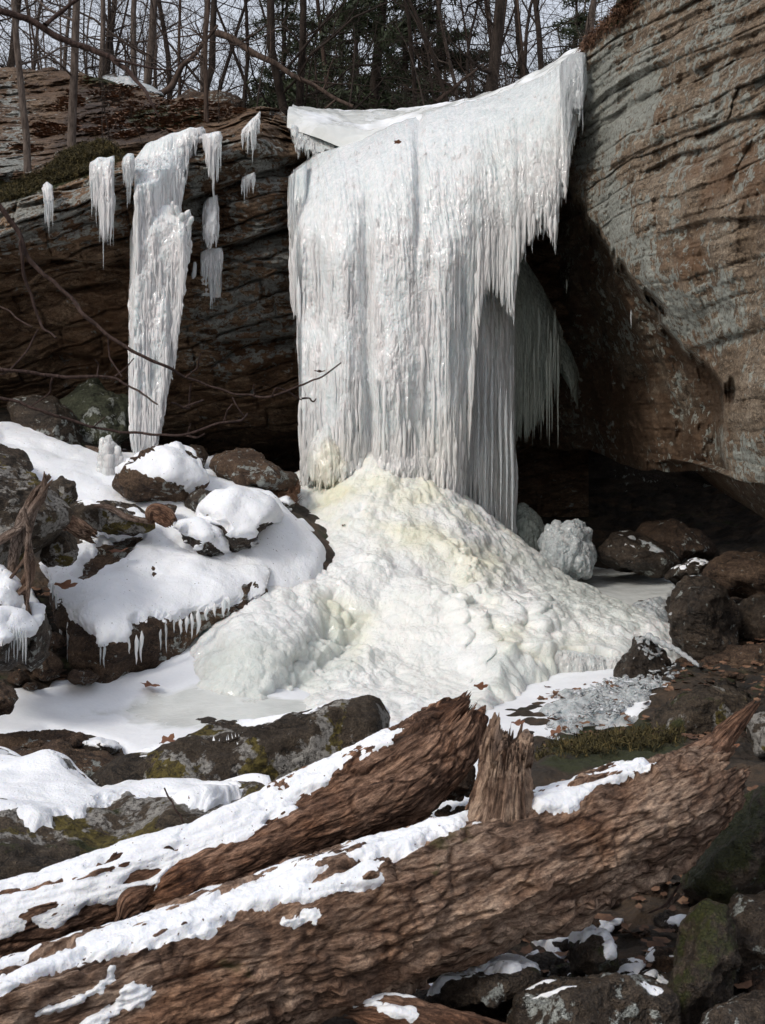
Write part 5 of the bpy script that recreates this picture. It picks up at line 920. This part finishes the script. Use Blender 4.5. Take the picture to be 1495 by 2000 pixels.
branch('thin twig running level from the left edge to an upturned hooked tip', [[(-60, 762, 5), (0, 775, 5.5), (100, 806, 5.5), (170, 834, 5), (250, 846, 4.5), (330, 849, 4.5), (375, 847, 4.5), (430, 824, 4), (470, 824, 4), (484, 808, 3)], [(362, 848, 4), (385, 855, 3.5), (400, 848, 3)], [(368, 846, 3), (374, 825, 2.5)], [(438, 824, 4), (446, 800, 3), (456, 788, 2.5)], [(478, 815, 3), (470, 800, 2.5), (455, 776, 2)], [(360, 795, 4), (335, 786, 3)], [(370, 797, 4), (358, 796, 4), (385, 785, 3.5), (396, 782, 3)], [(370, 797, 3.5), (372, 750, 3)], [(160, 830, 3), (178, 838, 3), (205, 815, 2.5)]], 4.8)
branch('stiff bare twig curving over the long foreground boulder snow', [[(320, 1540, 3), (335, 1562, 3.5), (350, 1590, 3.5), (365, 1615, 3)]], 6.45)

# ---------------------------------------------------------------- dead leaves
def leaf_mesh(r, size=.07):
    n = 22; t = np.linspace(0, 2*math.pi, n, endpoint=False)
    rr = .5+.16*np.cos(5*t)*(np.abs(np.sin(t/2+.3))); x = np.cos(t)*rr*1.5; y = np.sin(t)*rr*.8
    z = .35*x*x*r.uniform(.2, 1)+.3*y*y*r.uniform(-.5, 1)+.05*np.sin(5*t)
    v = np.concatenate([[[0, 0, .02]], np.stack([x, y, z], -1)])*size
    f = np.array([[0, 1+i, 1+(i+1) % n] for i in range(n)]); rt = Matrix.Rotation(r.uniform(0, 6.3), 3, 'Z')@Matrix.Rotation(r.uniform(-.6, .6), 3, 'X')
    return v@np.array(rt).T, f
lr = random.Random(3)
def nearY(px, py, Yg): return P(px, py, Yg)
for (x, y, Y_, s_, lb) in [(789, 458, 14.75, .14, 'curled brown leaf frozen flat on the middle of the ice curtain'), (777, 277, 15.35, .06, 'tiny leaf near the top of the ice curtain'), (515, 1196, 11.9, .09, 'narrow dark leaf lying on the dome of ice'), (937, 1345, 10.3, .10, 'orange brown leaf on the snow right of the raised log end'),
        (626, 728, 4.85, .03, 'small dry leaf clinging to the twig tip in front of the curtain'), (327, 1453, 8.6, .13, 'reddish leaf standing on the snow behind the lichen boulder'), (295, 1343, 10.4, .14, 'brown leaf at the left foot of the ice dome'), (1086, 1438, 8.6, .12, 'star shaped brown leaf on the icy snow by the mossy bank'), (1083, 1408, 9.2, .07, 'small brown leaf on the snow right of the stub'),
        (235, 1080, 11.7, .12, 'orange leaf on the bare rock patch of the slab'), (1010, 1413, 4.55, .04, 'orange leaf caught on top of the broken stub'), (602, 1167, 12.3, .05, 'tiny dark leaf on the left flank of the mound'), (672, 1027, 13.6, .05, 'speck of brown leaf high on the mound'), (125, 1150, 10.8, .15, 'reddish leaf cluster beside the dead roots'), (1410, 1465, 7.6, .14, 'curled brown leaf on the right bank above the log end')]:
    v, f = leaf_mesh(lr, s_); 
    if Y_ > 14: v = v[:, [0, 2, 1]]*[1, -1, 1]
    elif y < 1400 or Y_ > 7: v = v+[0, 0, s_*.15]
    tag(mk('dead_leaf', v+P(x, y, Y_), f, M['leaf'], None, tuple(P(x, y, Y_)), smooth=False), lb, 'leaf')
def litter(name, pts, size, label=None, mat='litter'):
    mb = MB(); r = random.Random(len(pts))
    for p_ in pts:
        v, f = leaf_mesh(r, size*r.uniform(.35, 1.25)); n = len(v); v = v[[0]+list(range(1, n, 2))]; k = len(v)-1
        mb.add(v+p_, np.array([[0, 1+i, 1+(i+1) % k] for i in range(k)]))
    o = mb.build(name, M[mat], None, (0, 0, 0), smooth=False); return tag(o, label, 'leaf litter', kind='stuff')
def onsheet(V3, poly, n, seed):
    """random points of a rock sheet that lie inside a photo-pixel polygon"""
    x, y = proj(V3); i = np.where(sdist(x, y, poly) > 0)[0]; r = np.random.RandomState(seed); return V3[r.choice(i, n)]+r.normal(size=(n, 3))*[.02, .02, .0]+[0, 0, .02]
CV = LEFTV
_lp = onsheet(CV, [(-40, 280), (60, 300), (120, 290), (250, 290), (350, 250), (500, 215), (430, 200), (330, 185), (200, 145), (150, 160), (60, 250)], 9000, 5); _lp = _lp[(gn(_lp*1.3)+.5*gn(_lp*4)) > .22]; litter('leaf_litter', list(_lp[:2600])+list(onsheet(CV, [(330, 195), (440, 205), (500, 215), (400, 245), (330, 262), (270, 240), (180, 190), (160, 160), (280, 190)], 1100, 1)), .06, 'brown leaf litter strewn over the bank above the left cliff')
rg = np.random.RandomState(4); pts = []
for (x0, x1, y0, y1, Y0, Y1, n) in ((1050, 1500, 1330, 1500, 11, 8.2, 420), (820, 1500, 1650, 2000, 7, 4.6, 420), (1330, 1500, 1120, 1330, 14, 11, 160), (-10, 130, 1050, 1300, 12, 10.6, 150)):
    for k_ in range(n):
        x = rg.uniform(x0, x1); y = rg.uniform(y0, y1); Yk = Y0+(Y1-Y0)*(y-y0)/(y1-y0); X_ = (x-HX)/F*Yk; pts.append(np.array([X_, Yk, float(groundz(X_, Yk))+.035+rg.rand()*.03]))
litter('leaf_litter', pts, .06, 'scattered dead leaves among the stones and banks of the stream bed')
# grass, moss tufts and pine straw
def tufts(name, pts, L, mat, label, cat='grass', n=5, up=(0, -.2, 1), wd=.0025):
    mb = MB(); r = np.random.RandomState(len(pts))
    P0 = np.repeat(np.array(pts), n, 0)+r.normal(size=(len(pts)*n, 3))*.02; d = r.normal(size=P0.shape)*.55+up; d /= np.linalg.norm(d, axis=1)[:, None]; ll = L*r.uniform(.4, 1.2, len(P0))[:, None]
    s = np.cross(d, r.normal(size=P0.shape)); s /= np.linalg.norm(s, axis=1)[:, None]; s *= wd
    a = P0-s; b = P0+s; c = P0+d*ll*.6+s*.6; e = P0+d*ll*.6-s*.6; t = P0+d*ll+[0, 0, -.3]*ll
    v = np.stack([a, b, c, e, t], 1).reshape(-1, 3); i = np.arange(len(P0))[:, None]*5
    o = mk(name, v, [np.concatenate([i+0, i+1, i+2, i+3], 1), np.concatenate([i+3, i+2, i+4], 1)], M[mat], smooth=False); return tag(o, label, cat, kind='stuff')
tufts('moss', list(onsheet(CV, [(90, 335), (130, 298), (200, 275), (245, 300), (225, 322), (130, 352), (40, 385), (0, 392), (0, 370)], 5200, 2)), .07, 'moss', 'shaggy golden moss hanging over the left cliff lip', 'moss', wd=.005, up=(0, -.6, .1))
pts = []
for k_ in range(1500):
    x = rg.uniform(1050, 1340); y = rg.uniform(1425, 1530)
    if sdist(np.array(x), np.array(y), [(1050, 1510), (1090, 1440), (1160, 1425), (1300, 1410), (1340, 1450), (1300, 1500), (1150, 1535)])+90*gn(np.array([[x*.03, y*.05, 0.]]))[0] < 0: continue
    Yk = 8.3-(y-1480)*.008; X_ = (x-HX)/F*Yk; pts.append(np.array([X_, Yk, float(groundz(X_, Yk))+.05]))
tufts('grass', pts, .06, 'moss', 'mossy grass on the bank behind the front log', wd=.004)
tufts('pine_straw', list(onsheet(RIGHTV, [(1135, 100), (1150, 70), (1200, 20), (1240, -10), (1250, 10), (1190, 60), (1150, 100)], 420, 3)), .09, 'litter', 'dry straw and leaves caught on top of the overhanging cliff', 'straw', up=(-.2, -.5, -.1), wd=.005)
x = rg.uniform(505, 578, 500); y = rg.uniform(948, 985, 500); tufts('pine_straw', list(PV(x, y, 14.1-(y-960)*.01)), .12, 'litter', 'brown straw heaped on the bare boulder by the falls', 'straw', wd=.004)
v, f, m = cover('ice_crust', [[(1020, 1400), (1080, 1350), (1180, 1330), (1280, 1310), (1350, 1325), (1345, 1370), (1270, 1400), (1190, 1430), (1090, 1475), (1050, 1460)], [(1190, 1200), (1290, 1120), (1345, 1150), (1310, 1240), (1270, 1300), (1230, 1290)]], .07, None, flat=True, region=(.6, 4, 8, 14.5), step=.014, edge=22)
v[:, 2] += (bumpy(v, 7)*.05+bumpy(v, 16, 2)*.035+bumpy(v, 36, 2)*.02)*m-.05*(gn(v*[3, 3, 0])<.0)*bumpy(v, 5, 8)-.03; tag(mk('ice_crust', v, f, M['stalagmite_ice']), kind='structure')
# splintered clear ice at the right pool edge
ic = MB(); r = random.Random(8)
for k_ in range(500):
    x = r.gauss(1200, 70); y = r.gauss(1385, 32)
    if sdist(np.array(x), np.array(y), [(1060, 1400), (1150, 1350), (1220, 1330), (1340, 1325), (1340, 1360), (1260, 1400), (1180, 1430), (1070, 1470), (1050, 1450)]) < 0: continue
    Yk = float(interp(y, [(1320, 11.3), (1480, 8.7)])); X_ = (x-HX)/F*Yk; z = float(groundz(X_, Yk))+.05; s_ = r.uniform(.012, .045)
    nn_ = 7; a0 = r.uniform(0, 6); v = np.array([[s_*math.cos(a0+t)*r.uniform(.6, 1.2), s_*math.sin(a0+t)*r.uniform(.5, 1), 0] for t in np.linspace(0, 6.28, nn_)[:-1]])
    rt = np.array(Matrix.Rotation(r.uniform(-.7, .7), 3, 'X')@Matrix.Rotation(r.uniform(-.7, .7), 3, 'Y')); v = np.concatenate([v, v*[.8, .8, 1]+[0, 0, .012]])@rt.T+[X_, Yk, z+r.uniform(0, .04)]
    q = nn_-1; ic.add(v, np.array([[i, (i+1) % q, q+(i+1) % q, q+i] for i in range(q)]+[[0, 1, 2, 3], [0, 3, 4, 5], [q, q+3, q+2, q+1], [q, q+5, q+4, q+3]]))
tag(ic.build('ice_shards', M['clear_ice'], smooth=False), 'heap of splintered clear ice along the right edge of the pool', 'ice', kind='stuff')
# frozen beads strung along a root at the right
mb = MB(); t = np.linspace(0, 1, 60); a = np.array([(1262, 1240), (1290, 1255), (1320, 1268), (1345, 1285), (1365, 1300)], float); x = np.interp(t*4, range(5), a[:, 0]); y = np.interp(t*4, range(5), a[:, 1])
mb.tube(PV(x, y, 11.35-.3*t), (5+3.5*np.abs(np.sin(t*26)))*(1-.5*t)*11.3/F, 10); tag(mb.build('icy_root', M['clear_ice'], None, tuple(P(1290, 1270, 11.3))), 'beaded string of ice over a root in front of the dark rounded boulder', 'ice')

# ---------------------------------------------------------------- trees
def grow(mb, p, d, L, r0, depth, rn, n=5, twist=.25, kids=(4, 7), droop=0.0, up=.15, minr=.004):
    m = max(4, int(L/.35)); pts = [np.array(p, float)]; d = np.array(d, float)/np.linalg.norm(d)
    for k in range(m):
        d = d+np.array([rn.gauss(0, twist), rn.gauss(0, twist), rn.gauss(0, twist)+up-droop])*(.35 if depth == 0 else .6); d /= np.linalg.norm(d); pts.append(pts[-1]+d*L/m)
    pts = np.array(pts); rad = np.linspace(r0, max(minr, r0*(.35 if depth == 0 else .2)), m+1); mb.tube(pts, rad, n)
    if depth >= 3: return
    nk = rn.randint(*kids)
    for k in range(nk):
        t = rn.uniform(.15 if depth else .12, .97); i = min(m-1, int(t*m)); dd = pts[i+1]-pts[i]; dd /= np.linalg.norm(dd)
        s = np.array([rn.gauss(0, 1), rn.gauss(0, 1), rn.gauss(0, .4)]); s -= s@dd*dd; s /= np.linalg.norm(s)
        grow(mb, pts[i], dd*rn.uniform(.3, .9)+s, L*rn.uniform(.25, .5)*(1.15-t*.5), rad[i]*rn.uniform(.3, .5), depth+1, rn, 4 if depth < 1 else 3, twist*1.25, (3, 5), droop, up*.8, minr*.8)
def make_tree(seed, H, r0, bark, kids=(12, 18), twist=.10, name='bare_tree', lean=(0, 0)):
    rn = random.Random(seed); e = bpy.data.objects.new(name, None); e.empty_display_size = .1; COL.objects.link(e)
    m = 16; pts = [np.array([0, 0, -.4])]; d = np.array([lean[0], lean[1], 1.])
    for k in range(m):
        d = d+np.array([rn.gauss(0, twist), rn.gauss(0, twist), 0]); d /= np.linalg.norm(d); pts.append(pts[-1]+d*(H+.4)/m)
    pts = np.array(pts); rad = r0*(1-.75*np.linspace(0, 1, m+1)**1.2); rad[0] *= 1.5; mb = MB(); mb.tube(pts, rad, 10); mb.build('trunk', M[bark], e)
    cb = MB()
    for k in range(rn.randint(*kids)):
        t = rn.uniform(.14, .98); i = min(m-1, int(t*m)); a = rn.uniform(0, 6.28); el = rn.uniform(-.1, .9)
        grow(cb, pts[i]*(1-(t*m-i))+pts[i+1]*(t*m-i), (math.cos(a), math.sin(a), el), H*rn.uniform(.16, .36)*(1.2-.5*t), rad[i]*rn.uniform(.22, .42), 1, rn, 4, .32, (4, 8))
    cb.build('crown', M[bark], e); return e
def make_cedar(seed, H, r0):
    rn = random.Random(seed); e = bpy.data.objects.new('evergreen_tree', None); e.empty_display_size = .1; COL.objects.link(e)
    mb = MB(); z = np.linspace(-.4, H, 12); pts = np.stack([.1*np.sin(z+seed), .1*np.cos(z*1.3), z], -1); mb.tube(pts, r0*(1-.85*np.linspace(0, 1, 12)), 9); cb = MB(); q = []
    for k in range(70):
        zz = H*rn.uniform(.12, .98); a = rn.uniform(0, 6.28); L = (H-zz)*.30+.45; L *= rn.uniform(.6, 1.2); b = MB(); c = np.array([.1*math.sin(zz+seed), .1*math.cos(zz*1.3), zz])
        m = 9; t = np.linspace(0, 1, m)[:, None]; d = np.array([math.cos(a), math.sin(a), rn.uniform(-.1, .35)]); p = c+d*L*t+np.array([0, 0, -.25])*L*t*t; mb.tube(p, np.linspace(.025, .006, m), 4)
        n = int(L*150); tt_ = np.array([rn.random()**.7 for _ in range(n)]); ci = np.stack([np.interp(tt_, t[:, 0], p[:, j]) for j in range(3)], -1)
        q.append(ci+np.array([[rn.gauss(0, .13), rn.gauss(0, .13), rn.gauss(0, .09)] for _ in range(n)])*(1.1-.5*tt_[:, None]))
    mb.build('trunk', M['bark_dark'], e); q = np.concatenate(q); r = np.random.RandomState(seed); n = len(q)
    d = r.normal(size=(n, 3))+[0, 0, .2]; d /= np.linalg.norm(d, axis=1)[:, None]; s = np.cross(d, r.normal(size=(n, 3))); s /= np.linalg.norm(s, axis=1)[:, None]; L = r.uniform(.05, .13, (n, 1)); w_ = r.uniform(.008, .02, (n, 1))
    v = np.stack([q-d*L-s*w_*.4, q-d*L+s*w_*.4, q+d*L*.3+s*w_, q+d*L, q+d*L*.3-s*w_], 1).reshape(-1, 3); i = np.arange(n)[:, None]*5
    mk('crown', v, [np.concatenate([i, i+1, i+2, i+4], 1), np.concatenate([i+4, i+2, i+3], 1)], M['needles'], e, smooth=False); return e
def copy_thing(o, loc, rz, sc, label, group, cat):
    c = o.copy(); COL.objects.link(c); c.location = loc; c.rotation_euler = (0, 0, rz); c.scale = (sc, sc, sc)
    for ch in kids_of[o.name]:
        k = ch.copy(); COL.objects.link(k); k.parent = c
    return tag(c, label, cat, group)
protos = [make_tree(50+k, 9.5, [.08, .095, .045, .07, .055, .12, .038, .06][k], ['bark_grey', 'bark_dark', 'bark_brown', 'bark_dark', 'bark_brown', 'bark_dark', 'bark_grey', 'bark_dark'][k], twist=[.03, .06, .05, .09, .04, .05, .08, .07][k]) for k in range(8)]
sap = [make_tree(80+k, 3.6, .022, 'bark_dark', (14, 20), .10) for k in range(4)]
ced = [make_cedar(5+k, 8, .14) for k in range(2)]
kids_of = {o.name: list(o.children) for o in protos+sap+ced}
used = set(); fr = random.Random(21)
def place(o, X_, Y_, rz, sc, label, group, cat, z=None):
    z = FZ(X_, Y_) if z is None else z
    if o.name not in used:
        used.add(o.name); o.location = (X_, Y_, z); o.rotation_euler = (0, 0, rz); o.scale = (sc, sc, sc); tag(o, label, cat, group)
    else: copy_thing(o, (X_, Y_, z), rz, sc, label, group, cat)
# trees one can single out
def bankz(px_, py_):                                   # foot of a tree on the left bank
    x, y = proj(CV); j = np.argmin((x-px_)**2+(y-py_)**2+(CV[:, 1] > 24)*1e6); return CV[j]
for (bx, by, pi_, sc, lb) in [(55, 335, 0, .62, 'slim leaning grey tree rooted on the left cliff lip, leftmost of the pair'), (140, 290, 0, .78, 'straight grey barked tree on the left cliff lip, right one of the pair'), (405, 240, 4, .62, 'reddish slim tree rising from the bank above the ice column')]:
    q = bankz(bx, by); place(protos[pi_], q[0], q[1], {55: .4, 140: 2.2, 405: 4}[bx], sc, lb, None, 'tree', q[2]-.05)
for (px_, Y_, pi_, sc, lb) in [(955, 19.5, 5, .95, 'thick dark trunk with torn bark standing right behind the icefall crest'), (560, 22, 1, .9, 'dark thick trunk behind the left end of the icefall crest'), (345, 24, 4, .8, 'brown trunk on the skyline of the left bank'), (182, 23.5, 0, .8, 'grey trunk just behind the pair on the left cliff lip'), (12, 25, 5, .8, 'dark trunk at the upper left corner'), (1090, 25, 3, 1.0, 'dark trunk next to the overhanging cliff top')]:
    X_ = (px_-HX)/F*Y_; place(protos[pi_], X_, Y_, fr.uniform(0, 6), sc, lb, None, 'tree')
for (px_, Y_, pi_, sc) in [(740, 24, 0, 1.1), (850, 27, 1, 1.0), (690, 30, 1, 1.0), (800, 27, 0, .9), (560, 28, 1, .85), (1120, 31, 0, .9), (640, 34, 1, 1)]:
    X_ = (px_-HX)/F*Y_; place(ced[pi_], X_, Y_, fr.uniform(0, 6), sc, {740: 'tallest shaggy evergreen over the middle of the icefall crest', 850: 'evergreen right of the tallest one, over the crest', 560: 'dark evergreen over the left end of the crest', 1120: 'evergreen nearest the overhanging cliff top', 690: 'evergreen left of the tallest one, over the crest', 800: 'evergreen half hidden between the two central ones', 640: 'far evergreen over the left half of the crest'}[px_], 'evergreens in the wood', 'evergreen tree')
zones = [(-9, 170, 'over the far left of the bank'), (170, 300, 'between the tree pair and the ice column'), (300, 440, 'above the tall ice column'), (440, 580, 'left of the icefall crest'), (580, 720, 'over the left half of the icefall crest'), (720, 860, 'over the middle of the icefall crest'), (860, 1000, 'beside the thick torn trunk'), (1000, 1200, 'by the overhanging cliff top')]
def zone(x): return next((z for a, b, z in zones if a <= x < b), 'beyond the edge of the wood')
kinds = ['straight grey', 'crooked dark', 'thin brown', 'leaning dark', 'slender brown', 'stout dark', 'thin grey', 'twisted dark']
for k_ in range(190):
    Y_ = 21+60*fr.random()**1.1; X_ = fr.uniform(-.34, .22)*Y_+fr.uniform(-1, 1); sc = fr.uniform(.7, 1.3); q_ = fr.randrange(8) if Y_ > 30 else fr.choice([2, 4, 6, 0, 7, 3])
    if X_ < -3 and Y_ < 25: continue
    far = 'near' if Y_ < 32 else 'further back' if Y_ < 50 else 'far off'; zz = zone(X_/Y_*F+HX)
    place(protos[q_], X_, Y_, fr.uniform(0, 6.28), sc, kinds[q_]+' tree '+far+' in the wood '+zz, kinds[q_]+' trees '+far+' '+zz, 'tree')
for k_ in range(110):
    Y_ = fr.uniform(18.5, 45); X_ = fr.uniform(-.33, .19)*Y_
    if X_ < -2.2 and Y_ < 22: continue
    zz = zone(X_/Y_*F+HX).replace('between the', 'by the'); q_ = fr.randrange(4)
    place(sap[q_], X_, Y_, fr.uniform(0, 6.28), fr.uniform(.6, 1.3), 'twiggy sapling '+('near' if Y_ < 30 else 'deeper')+' in the wood '+zz, 'saplings '+('near ' if Y_ < 30 else 'deeper ')+zz, 'sapling')
for (bx, by, sc) in ((205, 290, .35), (215, 275, .4), (425, 240, .4), (280, 285, .22)):
    q = bankz(bx, by); place(sap[fr.randrange(4)], q[0], q[1], fr.uniform(0, 6), sc, {205: 'bare little shrub right of the straight grey tree on the cliff lip', 215: 'taller bare shrub just behind the little one on the cliff lip', 425: 'bare shrub beside the foot of the reddish slim tree', 280: 'tiny shrub at the top of the tall ice column'}[bx], 'shrubs on the cliff lip', 'shrub', q[2]-.03)
def trunk_between(a, b, r, label, seed):
    t = np.linspace(0, 1, 30)[:, None]; pts = a+(b-a)*t+np.stack([gn(np.stack([t[:, 0]*4+seed, t[:, 0]*0+j, t[:, 0]*0], -1)) for j in range(3)], -1)*.10; mb = MB(); mb.tube(pts, r*(1-.6*t[:, 0]), 9)
    rn = random.Random(seed)
    for k in range(9):
        i = rn.randrange(4, 28); grow(mb, pts[i], (rn.gauss(0, 1), rn.gauss(0, 1), rn.gauss(0, .7)), rn.uniform(.5, 1.4), r*.3, 2, rn, 4, .35)
    tag(mb.build('fallen_tree', M['bark_brown'], None, tuple(a)), label, 'fallen tree')
trunk_between(P(318, 182, 21.5), P(425, 50, 22), .06, 'fallen trunk leaning up to the right on the left bank skyline', 1)
trunk_between(P(425, 65, 21.2), P(690, 208, 19.8), .065, 'long fallen trunk slanting down to the right behind the crest', 2)
trunk_between(P(850, 200, 19.8), P(945, 125, 20.2), .04, 'small broken trunk leaning on the thick dark trunk by the crest', 3)
boulder([(190, 165), (205, 152), (250, 155), (300, 172), (322, 188), (300, 196), (240, 180), (200, 175)], 22.0, .4, 'flat rock on the left bank skyline glazed with pale ice', 'dark_rock', 80, auto=.2, th=.03, snowname='ice_glaze')
boulder([(345, 195), (370, 178), (430, 180), (470, 200), (450, 222), (370, 218)], 20.2, .4, 'mossy rock on the bank under the reddish slim tree', 'brown_rock', 81, bias=(.2, .3, 0))
